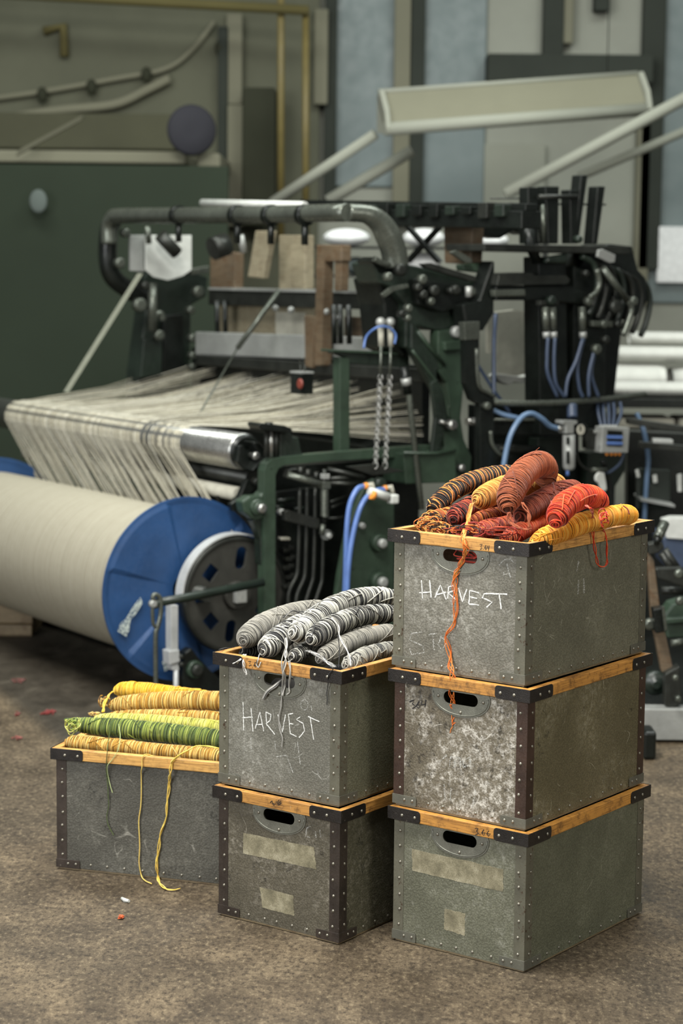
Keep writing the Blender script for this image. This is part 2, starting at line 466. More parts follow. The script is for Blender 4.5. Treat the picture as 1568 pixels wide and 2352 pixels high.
    if handle:
        m = MB(); n = 20; hw = .086; top = H-RH-.0005; dep = .066
        out = [(hc+hw*math.cos(math.pi*i/n), top-.010-(dep-.010)*math.sin(math.pi*i/n)**.8) for i in range(n+1)]
        out = [(hc+hw-.004, top)]+out+[(hc-hw+.004, top)]
        m.prism([c.P(a, OV, z) for a, z in out], c.e2*-.0018, [[c.P(a, OV, z) for a, z in roundrect(hc, hz, .100, .030, .0145)]])
        ring = [c.P(hc+(hw-.005)*math.cos(math.pi*i/n), OV-.0018, top-.010-(dep-.015)*math.sin(math.pi*i/n)**.8) for i in range(n+1)]
        m.tube(ring, .0015, 6)
        hp = m.build('handle_plate', M['handle'], root)
        for a, z in ((hc+.066, top-.020), (hc-.066, top-.020), (hc, top-.054)): rivet(hp, c.P(a, OV-.0018, z), -c.e2, .0044)
    return root, rim, body
GC = (168, 166, 154)
bm = {
 'R3': crate_mat('grey_fibreboard', (98, 95, 84), (122, 119, 107), (186, 184, 174), .6, 0, 1, .6),
 'R2': crate_mat('scuffed_fibreboard', (92, 84, 68), (122, 114, 97), (198, 193, 182), 1.5, .95, 2, .8),
 'R1': crate_mat('green_grey_fibreboard', (92, 92, 76), (114, 114, 96), (182, 181, 168), .5, 0, 3, .5),
 'M2': crate_mat('pale_grey_fibreboard', (100, 98, 88), (124, 122, 111), (188, 187, 178), .5, 0, 4, .6),
 'M1': crate_mat('brown_grey_fibreboard', (76, 71, 58), (96, 90, 75), (172, 165, 150), .6, .25, 5, .65),
 'L1': crate_mat('slate_grey_fibreboard', (74, 72, 64), (90, 88, 79), (160, 157, 145), .3, .2, 6, .6)}
gs = paint('grey_edge_metal', (96, 95, 84), .42, .25, .25, 14, (150, 146, 132), .68)
gs2 = paint('green_grey_edge_metal', (96, 94, 80), .42, .2, .25, 14, (66, 50, 36), .57)
bs = paint('rusty_brown_edge_metal', (66, 49, 40), .38, .3, .35, 16, (124, 112, 100), .66)
bs2 = paint('dark_rust_edge_metal', (60, 52, 46), .38, .35, .35, 16, (128, 120, 110), .65)
wd = {k: wood_mat('ash_wood_rim_'+n, l, d, s, di) for k, n, l, d, s, di in (
    ('R3', 'a', (192, 142, 74), (128, 84, 36), 1, .55), ('R2', 'b', (182, 128, 58), (112, 72, 28), 2, .75), ('R1', 'c', (182, 128, 56), (112, 72, 28), 3, .7),
    ('M2', 'd', (184, 132, 66), (116, 76, 34), 4, .6), ('M1', 'e', (178, 128, 62), (104, 68, 30), 5, .8), ('L1', 'f', (204, 156, 84), (146, 102, 48), 6, .4))}
# bottom of each stack first
sd = {  # side walls: fewer scuffs, and right-face shade put into the darker olive
 'R3': crate_mat('shaded_grey_fibreboard', (94, 92, 76), (112, 110, 92), (168, 165, 148), .18, 0, 11, .6),
 'R2': crate_mat('shaded_scratched_fibreboard', (88, 81, 58), (110, 102, 76), (180, 174, 152), .35, .2, 12, .95),
 'R1': crate_mat('shaded_green_fibreboard', (86, 87, 70), (102, 103, 84), (160, 158, 140), .2, 0, 13, .35),
 'M2': crate_mat('shaded_stained_fibreboard', (90, 90, 72), (110, 109, 90), (160, 158, 140), .15, .2, 14, .4),
 'M1': crate_mat('shaded_brown_fibreboard', (68, 66, 52), (84, 81, 64), (156, 150, 134), .4, .3, 15, .8),
 'L1': bm['L1']}
for k in bm: bm[k] = [bm[k], sd[k]]
r1, rim_r1, body_r1 = make_crate('R1', 'green grey crate with two tape patches, at the foot of the right stack', bm['R1'], gs2, gs, wd['R1'])
r2, rim_r2, body_r2 = make_crate('R2', 'heavily scuffed crate with rust brown edges, middle of the right stack', bm['R2'], bs, gs, wd['R2'])
r3, rim_r3, body_r3 = make_crate('R3', 'grey riveted crate full of red and orange yarn, top of the right stack', bm['R3'], gs2, gs, wd['R3'])
m1, rim_m1, body_m1 = make_crate('M1', 'dark brown grey taped crate under the crate of grey yarn', bm['M1'], bs2, bs2, wd['M1'])
m2, rim_m2, body_m2 = make_crate('M2', 'grey crate full of black and white yarn, top of the middle stack', bm['M2'], gs2, gs, wd['M2'])
l1, rim_l1, body_l1 = make_crate('L1', 'single slate grey crate of yellow and green yarn on the floor at left', bm['L1'], bs2, bs2, wd['L1'], handle=False)

# chalk, ink and tape
H3 = [[(240, 700), (247, 795)], [(283, 700), (290, 790)], [(228, 765), (292, 760)], [(310, 790), (338, 725), (368, 800)], [(318, 775), (366, 762)],
      [(380, 735), (375, 795)], [(380, 735), (405, 728), (412, 750), (378, 765), (418, 800)], [(430, 740), (452, 812), (474, 745)],
      [(490, 750), (485, 822)], [(488, 752), (537, 766)], [(486, 785), (527, 795)], [(485, 822), (537, 828)],
      [(606, 768), (562, 770), (553, 790), (604, 812), (575, 840)], [(605, 770), (682, 772)], [(641, 770), (651, 850)]]
writing('chalk_lettering', K['R3'], H3, z1, body_r3, M['chalk'], .0034)
writing('chalk_lettering', K['R3'], [[(245, 965), (190, 975), (180, 1008), (250, 1040), (255, 1072), (190, 1082), (180, 1050)], [(278, 980), (322, 975)], [(300, 980), (306, 1062)],
        [(345, 990), (325, 1030), (345, 1060), (372, 1020), (345, 990)]], z1, body_r3, M['chalk_faint'], .0034)
writing('chalk_mark', K['R3'], [[(640, 622), (665, 596), (700, 590), (717, 612)], [(680, 615), (698, 690)], [(660, 660), (668, 672)]], z1, body_r3, M['chalk_faint'], .0034)
writing('chalk_mark', K['R3'], [[(1050, 600), (1040, 655)], [(1050, 700), (1046, 772)], [(1075, 690), (1078, 770)]], z1, body_r3, M['chalk_faint'], .007, 'right')
HM = [[(300, 965), (305, 1185)], [(362, 1010), (378, 1195)], [(295, 1085), (378, 1080)], [(395, 1172), (432, 1040), (462, 1192)], [(402, 1140), (454, 1136)],
      [(478, 1040), (486, 1150)], [(478, 1040), (518, 1060), (512, 1108), (480, 1130), (548, 1217)], [(572, 1060), (606, 1202), (632, 1062)],
      [(692, 1050), (655, 1060), (662, 1130), (692, 1136)], [(662, 1130), (670, 1210), (717, 1232)], [(748, 1078), (716, 1100), (770, 1130), (781, 1190), (738, 1242)],
      [(808, 1075), (897, 1117)], [(825, 1085), (852, 1258)]]
writing('chalk_lettering', K['M2'], HM, z3, body_m2, M['chalk'], .0026)
writing('chalk_mark', K['M2'], [[(780+30*math.cos(a/8*6.3), 985+42*math.sin(a/8*6.3)) for a in range(9)], [(725, 1270), (748, 1452)], [(550, 1270), (556, 1350)], [(640, 1380), (692, 1522)], [(832, 990), (838, 1030)],
        [(360, 1240), (364, 1330)], [(880, 1500), (900, 1560)], [(560, 1390), (640, 1380)]], z3, body_m2, M['chalk_faint'], .0028)
writing('chalk_lettering', K['R2'], [[(382, 372), (392, 308), (410, 314), (412, 362), (421, 308), (441, 316), (440, 366)], [(492, 310), (456, 328), (454, 366), (484, 352), (492, 310), (494, 372)]], z2, body_r2, M['chalk_faint'], .004)
writing('chalk_mark', K['R2'], [[(355, 450), (362, 530)], [(392, 470), (388, 535)], [(520, 480), (500, 572)], [(330, 340), (372, 300)]], z2, body_r2, M['chalk_faint'], .004)
writing('ink_number', K['R2'], [[(180, 1325), (202, 1318), (194, 1336), (212, 1350), (194, 1360)], [(230, 1322), (214, 1348), (226, 1358), (236, 1342), (218, 1342)], [(244, 1320), (240, 1342), (264, 1338)], [(264, 1316), (258, 1354)]], z1, body_r2, M['marker'], .0034)
writing('chalk_lettering', K['M1'], [[(828, 505), (798, 518), (790, 585), (828, 592)], [(866, 545), (872, 592)], [(900, 530), (907, 592)]], z4, body_m1, M['chalk_faint'], .0032)
writing('ink_number', K['R3'], [[(541, 516), (553, 515), (546, 528), (553, 537), (542, 541)], [(559, 538), (560, 542)], [(573, 520), (565, 535), (572, 544), (577, 536), (566, 534)], [(581, 522), (579, 535), (589, 535)], [(589, 521), (585, 548)]], z1, rim_r3, M['marker'], .002, b=0, off=.0004, jit=.3)
writing('ink_number', K['R1'], [[(515, 678), (532, 678), (524, 692), (534, 704), (518, 712)], [(541, 708), (543, 713)], [(562, 684), (550, 702), (560, 714), (570, 702), (552, 702)], [(588, 690), (575, 706), (585, 718), (597, 706), (578, 706)]], z2, rim_r1, M['marker'], .0022, b=0, off=.0004, jit=.3)
writing('ink_number', K['M1'], [[(512, 318), (528, 306), (532, 318), (528, 328), (542, 326), (542, 346)], [(549, 350), (552, 352)], [(560, 306), (556, 332)], [(582, 296), (566, 318), (574, 338), (600, 322), (590, 310), (568, 330)]], z4, rim_m1, M['marker'], .0022, b=0, off=.0004, jit=.5)
writing('ink_number', K['M2'], [[(342, 644), (362, 642), (350, 660), (366, 672), (346, 682)], [(372, 690), (374, 696)], [(396, 650), (384, 676), (398, 690), (408, 676), (388, 674)], [(414, 660), (412, 684), (428, 688), (432, 664)]], z3, rim_m2, M['marker'], .0022, b=0, off=.0004, jit=.5)
def tape(c, quad, zf, parent, nm='tape_patch'):
    pts = []
    for i in range(4):
        a, b = quad[i], quad[(i+1) % 4]; m = 14
        for k in range(m):
            j = 2.6 if 0 < k else 0
            pts.append((a[0]+(b[0]-a[0])*k/m+rnd.uniform(-j, j), a[1]+(b[1]-a[1])*k/m+rnd.uniform(-j, j)))
    mb = MB(); mb.prism([c.front(*zf(x, y), .0001) for x, y in pts], c.e2*-.0005)
    return mb.build(nm, M['tape'], parent)
tape(K['R1'], [(192, 783), (662, 888), (660, 1004), (194, 895)], z2, body_r1); tape(K['R1'], [(360, 1091), (466, 1116), (464, 1230), (358, 1198)], z2, body_r1)
tape(K['M1'], [(302, 556), (855, 668), (874, 842), (300, 716)], z4, body_m1); tape(K['M1'], [(432, 981), (694, 1046), (700, 1206), (452, 1140)], z4, body_m1)

# ------------------------------------------------------------------ wound hanks of yarn
def crate_b(c, px, py, b): return atplane(px, py, c.o+c.e2*b, c.e2)
def hank(label, group, path, rad, pal, pitch=.0042, tr=.0024, seed=1, ends=(.35, .35), messy=.5, base=None, tails=(), tailr=.0016, cat='yarn hank', name='yarn_hank', run=1, seq=None):
    """path: world points; rad: radius; pal: list of (weight, sRGB)"""
    R = random.Random(seed)
    raw = catmull(path, 24)
    d = [0]
    for a, b in zip(raw, raw[1:]): d.append(d[-1]+(b-a).length)
    tot = d[-1]
    pitch *= .62; tr *= .70; ends = (min(ends[0]*.35, .2), min(ends[1]*.5, .4))
    turns = max(8, int(tot/pitch)); seg = 20; N = turns*seg
    fr = frames(raw)
    rawA = np.array(raw); dA = np.array(d)
    NA = np.array([f[1] for f in fr]); BA = np.array([f[2] for f in fr])
    radA = np.interp(np.linspace(0, 1, len(raw)), np.linspace(0, 1, len(rad)), rad) if isinstance(rad, (list, tuple)) else np.full(len(raw), rad)
    def prof(s):
        e0, e1 = ends; k = np.ones_like(s); l0 = 1.5*radA.max()
        x = np.clip(s/l0, 0, 1); k *= e0+(1-e0)*np.sqrt(1-(1-x)**2)
        x = np.clip((tot-s)/l0, 0, 1); k *= e1+(1-e1)*np.sqrt(1-(1-x)**2)
        return k
    th = np.arange(N+1)*2*math.pi/seg
    turn_j = np.array([R.uniform(-1, 1) for _ in range(turns+2)])
    rr_j = np.array([R.uniform(-.8, 1) if R.random() > .10 else -2.2 for _ in range(turns+2)])
    til = np.array([R.uniform(-1, 1) for _ in range(turns+2)])
    ti = np.arange(N+1)/seg
    tj = np.interp(ti, np.arange(turns+2), turn_j); rj = np.interp(ti, np.arange(turns+2), rr_j); tl = np.interp(ti, np.arange(turns+2), til)
    s = np.arange(N+1)/N*tot
    edge = np.exp(-s/(1.6*radA.max()))+np.exp(-(tot-s)/(1.6*radA.max()))
    s = s+pitch*(.35+messy*1.6*edge)*tj+(.0030+messy*.010*edge)*np.cos(th+tl*1.2)*(.6+.9*tl)
    s = np.clip(s, 0, tot)
    rad_s = np.interp(s, dA, radA)*prof(s)+tr*.5*rj*(1+1.5*messy*edge)
    P = np.stack([np.interp(s, dA, rawA[:, k]) for k in range(3)], 1); NN = np.stack([np.interp(s, dA, NA[:, k]) for k in range(3)], 1); BB = np.stack([np.interp(s, dA, BA[:, k]) for k in range(3)], 1)
    flatk = 1.0
    X = P+(NN*np.cos(th)[:, None]+BB*np.sin(th)[:, None])*rad_s[:, None]
    cols = [tuple(min(1, x*k) for x, k in zip(lin(c), (1.0, 1.0, .95))) for w, c in pal]; ws = [w for w, c in pal]
    tc = []
    cur = None
    for i in range(turns+2):
        if cur is None or i % run == 0:
            nx = R.choices(cols, ws)[0]
            if nx == cur: nx = R.choices(cols, ws)[0]
            cur = nx
        if seq: cur = lin(seq[(i+(i//11)%2) % len(seq)])
        f = R.uniform(.84, 1.12); tc.append(tuple(min(1, x*f) for x in cur))
    tcA = np.array(tc)
    ccol = tcA[np.minimum((ti).astype(int), turns+1)]
    mb = MB()
    # core: shade of the grooves between turns put into its dark colour
    core_s = np.linspace(0, tot, max(12, int(tot/.012))); cr = np.interp(core_s, dA, radA)*prof(core_s)*.97
    cp = [Vector((np.interp(x, dA, rawA[:, 0]), np.interp(x, dA, rawA[:, 1]), np.interp(x, dA, rawA[:, 2]))) for x in core_s]
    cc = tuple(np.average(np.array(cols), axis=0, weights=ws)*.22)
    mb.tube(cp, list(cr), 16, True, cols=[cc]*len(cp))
    # wound strand (tangent, radial and binormal frame)
    T = np.gradient(X, axis=0); T /= np.linalg.norm(T, axis=1)[:, None]+1e-12
    rd = X-P; rd /= np.linalg.norm(rd, axis=1)[:, None]+1e-12
    bd = np.cross(T, rd); bd /= np.linalg.norm(bd, axis=1)[:, None]+1e-12
    k = 5; V = []
    for j in range(k):
        a = 2*math.pi*j/k+.3; V.append(X+rd*(tr*math.cos(a))+bd*(tr*1.05*math.sin(a)))
    V = np.stack(V, 1).reshape(-1, 3)
    fs = [(i*k+j, i*k+(j+1) % k, (i+1)*k+(j+1) % k, (i+1)*k+j) for i in range(N) for j in range(k)]
    mb.add([tuple(v) for v in V], fs, True, [tuple(c) for c in np.repeat(ccol, k, axis=0)])
    # a few strands that cross the winding
    for q in range(int(6+10*messy)):
        s0 = R.uniform(0, .9)*tot; ln = R.uniform(.4, 1.2)*radA.max()*3; a0 = R.uniform(0, 6.28); tw = R.uniform(-2.5, 2.5); pts = []
        for i in range(14):
            ss = min(tot, s0+ln*i/13); aa = a0+tw*i/13
            p0 = np.array([np.interp(ss, dA, rawA[:, j]) for j in range(3)]); n0 = np.array([np.interp(ss, dA, NA[:, j]) for j in range(3)]); b0 = np.array([np.interp(ss, dA, BA[:, j]) for j in range(3)])
            r0 = np.interp(ss, dA, radA)*float(prof(np.array([ss]))[0])+tr*1.4
            pts.append(Vector(p0+(n0*math.cos(aa)+b0*math.sin(aa))*r0))
        mb.tube(pts, tr*.9, 5, True, cols=[R.choice(tc)]*14)
    o = mb.build(name, M['yarn'], None, label=label, cat=cat, group=group)
    for nm, pts, col, r in tails:
        t = MB(); t.tube(pts, r, 6, True, cols=[lin(col)]*len(pts)); t.build(nm, M['yarn'], o)
    return o
def strands(pts, n, spread, cols, r, nm='loose_end', seed=3):
    R = random.Random(seed); out = []
    for i in range(n):
        ph = R.uniform(0, 6.28); am = R.uniform(.3, 1)*spread; fq = R.uniform(.6, 1.5)
        q = []
        sm = catmull(pts, 10)
        for j, p in enumerate(sm):
            x = am*math.sin(ph+j*.28*fq); z = am*math.cos(ph*2+j*.2*fq)
            q.append(p+Vector((x, -abs(z)*.5, x*.15)))
        out.append((nm, q, R.choice(cols), r))
    return out
def HP(c, nodes, zf): return [crate_b(c, *zf(x, y), b) for x, y, b in nodes]
def rz(zr, sc, d=5.0): return zr*sc*d/F
def tangle(c, zf, cx, cy, b, sx, sy, n, cols, r, seed):
    """loops of loose thread at a hank's nose"""
    R = random.Random(seed); out = []
    for i in range(n):
        a0 = R.uniform(0, 6.28); rx = R.uniform(.4, 1)*sx; ry = R.uniform(.4, 1)*sy; ox = R.uniform(-.4, .4)*sx; oy = R.uniform(-.4, .4)*sy
        pts = [crate_b(c, *zf(cx+ox+rx*math.cos(a0+k*.55), cy+oy+ry*math.sin(a0+k*.55*R.uniform(.9, 1.1))), b+R.uniform(-.012, .012)) for k in range(R.randint(7, 11))]
        out.append(('loose_end', catmull(pts, 5), R.choice(cols), r))
    return out
TAN = (212, 146, 72); OCH = (208, 138, 68); BRN = (146, 80, 52); BLK = (34, 30, 30); RED = (196, 54, 34); ORG = (216, 96, 54); YEL = (230, 150, 48); MAR = (112, 44, 38)
c = K['R3']; S = .44643; g = 'hanks of warm coloured yarn in the top crate'
rim_in = lambda px, py: c.front(px, py, .003, 0)
# orange bundle that hangs down the front of the stack
bund = [crate_b(c, *z1(500, 305), .10), crate_b(c, *z1(486, 380), .06), crate_b(c, *z1(462, 440), .03), c.front(*z1(457, 492), .004, 0), c.front(*z1(468, 545), .005, 0)]
bund += [c.front(*z1(x, y), .006) for x, y in ((452, 600), (424, 650), (414, 700), (416, 800), (402, 930), (372, 1000), (384, 1100))]+[c.front(*z1(x, y), .018) for x, y in ((397, 1165), (398, 1220))]+[c.front(*z1(x, y), .008) for x, y in ((398, 1290), (402, 1350))]
bund_a = bund+[c.front(*z2(x, y), .008) for x, y in ((402, 60), (408, 130), (396, 185))]
bund_b = bund+[c.front(*z2(x, y), .008) for x, y in ((404, 40), (412, 110), (414, 145))]
tl_och = strands(bund_a, 3, .006, [(222, 112, 44), (226, 128, 58)], .0011, seed=11)+strands(bund_b, 2, .008, [(214, 104, 40)], .0011, seed=12)
tl_och += strands(bund[:8], 4, .004, [TAN, (220, 160, 96)], .0014, seed=13)
hank('tan and charcoal striped yarn hank, far left of the red and orange heap', g, HP(c, [(292, 352, .17), (345, 285, .23), (420, 228, .32), (500, 190, .40), (600, 163, .48), (720, 150, .57)], z1), 1.15*rz(43, S), [(4, BLK), (3, (46, 38, 34)), (.6, TAN)], .0046, .0024, 21, (.45, .8), .7, seq=[BLK, (46, 38, 34), TAN, BLK, (40, 34, 32), BLK, (210, 130, 66)],
     tails=tangle(c, z1, 285, 395, .13, 55, 45, 14, [TAN, BLK, (206, 120, 60)], .0013, 31))
hank('red and black mottled hank under the tan and charcoal one', g, HP(c, [(400, 398, .10), (440, 352, .15), (510, 310, .24), (620, 290, .36), (760, 290, .5)], z1), 1.2*rz(40, S), [(2, (134, 50, 42)), (2, (52, 36, 34)), (1, (176, 86, 60))], .0044, .0024, 22, (.3, .8), .8,
     tails=tangle(c, z1, 335, 440, .05, 70, 35, 14, [TAN, (210, 120, 56), BLK], .0013, 32))
hank('ochre hank whose pointed nose trails the long orange thread', g, HP(c, [(512, 300, .11), (548, 284, .14), (610, 250, .21), (700, 215, .31), (830, 200, .43), (960, 205, .55)], z1), [1.16*rz(k, S) for k in (30, 48, 54, 52, 50, 48)], [(5, OCH), (2, (190, 130, 60)), (2, (222, 170, 96))], .0040, .0022, 23, (.2, .7), .35, tails=tl_och)
hank('arched chestnut brown hank lying on top of the heap', g, HP(c, [(690, 350, .06), (688, 300, .075), (712, 230, .11), (765, 150, .17), (825, 108, .25), (872, 118, .33), (880, 190, .40)], z1), [1.16*rz(k, S) for k in (42, 52, 58, 58, 58, 56, 52)], [(5, BRN), (2, (116, 60, 42)), (2, (150, 86, 60))], .0040, .0023, 24, (.3, .7), .6,
     tails=strands(HP(c, [(690, 350, .05), (700, 400, .045), (740, 430, .04), (800, 440, .05)], z1), 5, .006, [BRN, (120, 60, 44)], .0015, seed=33)+strands(HP(c, [(760, 300, .05), (790, 360, .045), (800, 430, .04)], z1), 4, .006, [BRN], .0015, seed=34)+strands(HP(c, [(740, 95, .2), (800, 55, .2), (848, 18, .2)], z1), 1, .0, [BRN], .0007, seed=40))
hank('chestnut brown hank lying behind the arched one', g, HP(c, [(740, 385, .12), (800, 335, .18), (880, 285, .26), (960, 248, .36), (1040, 235, .48)], z1), [1.16*rz(k, S) for k in (44, 52, 52, 50, 46)], [(5, (124, 62, 48)), (2, (108, 50, 40)), (2, (142, 78, 58))], .0040, .0023, 25, (.4, .7), .5)
hank('bright red and orange hank bent over the yellow one', g, HP(c, [(928, 425, .05), (938, 380, .07), (975, 320, .12), (1035, 280, .20), (1110, 270, .29), (1175, 310, .37)], z1), [1.16*rz(k, S) for k in (34, 48, 54, 52, 50, 44)], [(4, RED), (3, ORG), (2, (214, 76, 44)), (1, (150, 36, 28))], .0042, .0024, 26, (.35, .6), .6,
     tails=strands(HP(c, [(1085, 315, .12), (1115, 335, .08)], z1)+[c.right(*z1(x, y), .008, 0) for x, y in ((1120, 390), (1122, 450), (1132, 540), (1146, 610), (1172, 632), (1198, 600), (1190, 520), (1182, 440))]+HP(c, [(1160, 400, .1), (1165, 360, .13), (1190, 350, .16)], z1), 2, .003, [RED, (222, 92, 50)], .0015, seed=35)
     + tangle(c, z1, 1180, 385, .12, 26, 40, 5, [RED, (168, 34, 30)], .0014, 36))
hank('small salmon orange hank at the front rim under the brown one', g, HP(c, [(650, 500, .055), (700, 478, .08), (760, 445, .13), (830, 405, .2), (900, 375, .3)], z1), [1.16*rz(k, S) for k in (26, 36, 38, 38, 36)], [(4, (208, 92, 60)), (2, (190, 70, 50)), (2, (222, 120, 80))], .0042, .0023, 27, (.4, .7), .6)
hank('golden yellow hank along the right rim of the top crate', g, HP(c, [(800, 515, .045), (880, 480, .10), (1000, 432, .19), (1130, 390, .29), (1260, 364, .40), (1332, 366, .47)], z1), [1.16*rz(k, S) for k in (24, 42, 47, 46, 44, 42)], [(5, YEL), (2, (214, 142, 42)), (2, (234, 178, 80))], .0038, .0022, 28, (.3, .75), .3,
     tails=strands(HP(c, [(1280, 318, .38), (1300, 335, .37), (1310, 360, .36)], z1), 1, .001, [(96, 30, 26)], .0016, seed=37))
hank('maroon hank low at the front rim between ochre and salmon', g, HP(c, [(470, 470, .05), (540, 450, .09), (620, 430, .15), (720, 410, .24)], z1), 1.2*rz(38, S), [(3, (134, 52, 44)), (2, (164, 74, 50)), (1, (196, 100, 60))], .0044, .0024, 29, (.5, .7), .9,
     tails=tangle(c, z1, 520, 440, .04, 90, 30, 7, [(150, 50, 40), (212, 120, 56), MAR], .0016, 38))
hank('loosely wound orange and black hank at the left end of the top crate', g, HP(c, [(262, 425, .09), (300, 395, .14), (360, 372, .2), (460, 350, .3)], z1), [rz(k, S) for k in (30, 42, 46, 44)], [(3, (190, 98, 46)), (3, BLK), (2, TAN)], .0046, .0024, 61, (.5, .8), 1.0,
     tails=tangle(c, z1, 300, 420, .07, 80, 40, 14, [(206, 112, 50), BLK, TAN, (170, 84, 44)], .0013, 62)+tangle(c, z1, 440, 450, .035, 90, 26, 10, [(150, 56, 40), (206, 112, 56), BLK], .0013, 63))
hank('rust coloured hank lying low behind the ochre nose', g, HP(c, [(430, 440, .14), (540, 395, .2), (650, 370, .28), (760, 360, .38)], z1), [rz(k, S) for k in (34, 46, 48, 46)], [(3, (168, 84, 44)), (2, (140, 60, 42)), (1, (202, 120, 62))], .0044, .0024, 64, (.5, .8), .7,
     tails=tangle(c, z1, 640, 450, .04, 90, 24, 10, [(150, 40, 36), (120, 50, 40), (176, 70, 46)], .0013, 65))
hank('dull brown hank deep in the top crate under the others', g, HP(c, [(450, 420, .30), (650, 370, .36), (850, 350, .42), (1050, 350, .50)], z1), rz(52, S), [(3, (96, 48, 36)), (2, (120, 62, 44))], .006, .003, 30, (.6, .7), .4)
# red threads glimpsed through the handle hole
t = MB()
R_ = random.Random(5)
for i in range(4):
    t.tube(catmull([c.P(.155+R_.uniform(0, .09), .03+R_.uniform(0, .03), CHT-RH-.004-R_.uniform(0, .034)) for _ in range(5)], 6), .0017, 6, True, cols=[lin((150, 44, 30))]*25)
t.build('yarn_tangle', M['yarn'], None, label='loose red threads seen through the handle hole of the top right crate', cat='yarn')

c = K['M2']; S = .29337; g = 'hanks of grey yarn in the middle crate'
W1 = (216, 214, 206); G1 = (150, 147, 141); K1 = (36, 36, 38); G2 = (122, 120, 115)
bw = [(4, (212, 210, 202)), (3, K1), (2, (150, 148, 143)), (1, (70, 70, 72))]
gr = [(4, G1), (2, G2), (2, (160, 156, 148)), (.7, (84, 82, 80))]
hank('plain light grey hank at the left edge of the grey heap', g, HP(c, [(300, 505, .035), (340, 450, .08), (450, 370, .16), (600, 300, .25), (780, 250, .36), (960, 235, .47)], z3), [1.13*rz(k, S, 5.1) for k in (50, 80, 88, 80, 74, 66)], gr, .0034, .0019, 41, (.3, .8), .6,
     tails=strands(HP(c, [(620, 300, .2), (680, 250, .22), (760, 255, .25), (860, 210, .28)], z3), 3, .004, [G1, (70, 70, 70)], .0013, seed=51))
hank('black and white hank with the lowest nose on the front rim', g, HP(c, [(448, 590, .03), (490, 540, .06), (590, 460, .13), (730, 370, .22), (900, 290, .32), (1080, 240, .42)], z3), [1.13*rz(k, S, 5.1) for k in (44, 72, 84, 80, 76, 70)], bw, .0040, .0021, 42, (.35, .8), .8,
     tails=strands([crate_b(c, *z3(430, 590), .02), c.front(*z3(415, 630), .004, 0), c.front(*z3(405, 668), .005, 0), c.front(*z3(425, 690), .005, 0), c.front(*z3(440, 650), .004, 0)], 2, .002, [W1, K1], .0012, seed=52))
hank('long black and white hank over the top of the grey heap', g, HP(c, [(665, 430, .05), (720, 420, .08), (830, 345, .16), (980, 240, .27), (1150, 170, .38), (1330, 145, .48), (1500, 160, .56)], z3), [1.13*rz(k, S, 5.1) for k in (40, 72, 80, 82, 80, 78, 76)], bw, .0040, .0021, 43, (.4, .9), .7,
     tails=strands([crate_b(c, *z3(640, 460), .04), crate_b(c, *z3(636, 560), .01), c.front(*z3(632, 630), .004, 0), c.front(*z3(622, 720), .005, 0)]+[c.front(*z3(x, y), .006) for x, y in ((622, 820), (614, 915))], 3, .004, [W1, (150, 148, 142)], .0014, seed=53)
     + strands([crate_b(c, *z3(640, 520), .03), c.front(*z3(600, 640), .004, 0), c.front(*z3(612, 750), .005, 0)]+[c.front(*z3(x, y), .005) for x, y in ((604, 900), (596, 1000), (582, 1080), (588, 1180), (606, 1250), (606, 1318))], 2, .002, [K1, (150, 148, 142)], .0013, seed=54)
     + strands([c.front(*z3(660, 640), .004, 0), c.front(*z3(664, 730), .005, 0)]+[c.front(*z3(x, y), .005) for x, y in ((668, 820), (662, 880), (636, 905))], 2, .003, [W1, (180, 178, 170)], .0014, seed=55))
hank('dark striped hank with a coiled nose on the right of the heap', g, HP(c, [(815, 490, .05), (860, 455, .08), (960, 390, .15), (1100, 325, .25), (1280, 280, .37), (1480, 270, .49)], z3), [1.13*rz(k, S, 5.1) for k in (40, 66, 78, 74, 70, 68)], [(3, (206, 204, 196)), (4, K1), (2, (110, 108, 105))], .0040, .0021, 44, (.4, .9), .8,
     tails=strands(HP(c, [(1000, 300, .12), (1040, 370, .11), (1060, 440, .1), (1110, 560, .07), (1145, 680, .04)], z3), 2, .003, [W1, (150, 148, 140)], .0013, seed=56)+strands(HP(c, [(1040, 440, .1), (1050, 560, .08), (1048, 700, .04)], z3), 1, .002, [K1], .0012, seed=57))
hank('plain mid grey hank under the dark striped one', g, HP(c, [(880, 640, .055), (960, 590, .10), (1100, 515, .19), (1280, 455, .30), (1480, 415, .42)], z3), [1.13*rz(k, S, 5.1) for k in (40, 64, 70, 68, 66)], gr, .0034, .0019, 45, (.4, .9), .5,
     tails=strands([crate_b(c, *z3(800, 560), .05), crate_b(c, *z3(880, 590), .03), crate_b(c, *z3(960, 650), .015), c.front(*z3(1010, 690), .004, 0)], 7, .008, [W1, (90, 90, 90), (140, 138, 132)], .0014, seed=58)
     + strands([c.front(*z3(1010, 695), .004, 0), c.front(*z3(968, 760), .005, 0)]+[c.front(*z3(x, y), .005) for x, y in ((962, 850), (956, 930), (960, 985))], 1, .001, [K1], .0011, seed=59))
hank('fuzzy grey hank by the right rim of the grey heap', g, HP(c, [(1090, 690, .05), (1160, 645, .10), (1280, 595, .19), (1480, 545, .32)], z3), [1.13*rz(k, S, 5.1) for k in (36, 54, 60, 58)], [(3, G1), (2, (80, 80, 80)), (2, (170, 168, 160))], .0038, .0021, 46, (.4, .9), 1.0)
hank('short dark and white hank with a spiral nose on the front rim', g, HP(c, [(672, 630, .03), (710, 600, .06), (790, 555, .13), (880, 525, .22)], z3), [1.13*rz(k, S, 5.1) for k in (30, 46, 50, 48)], [(2, W1), (3, K1), (2, G2)], .0038, .0021, 47, (.4, .8), .8)
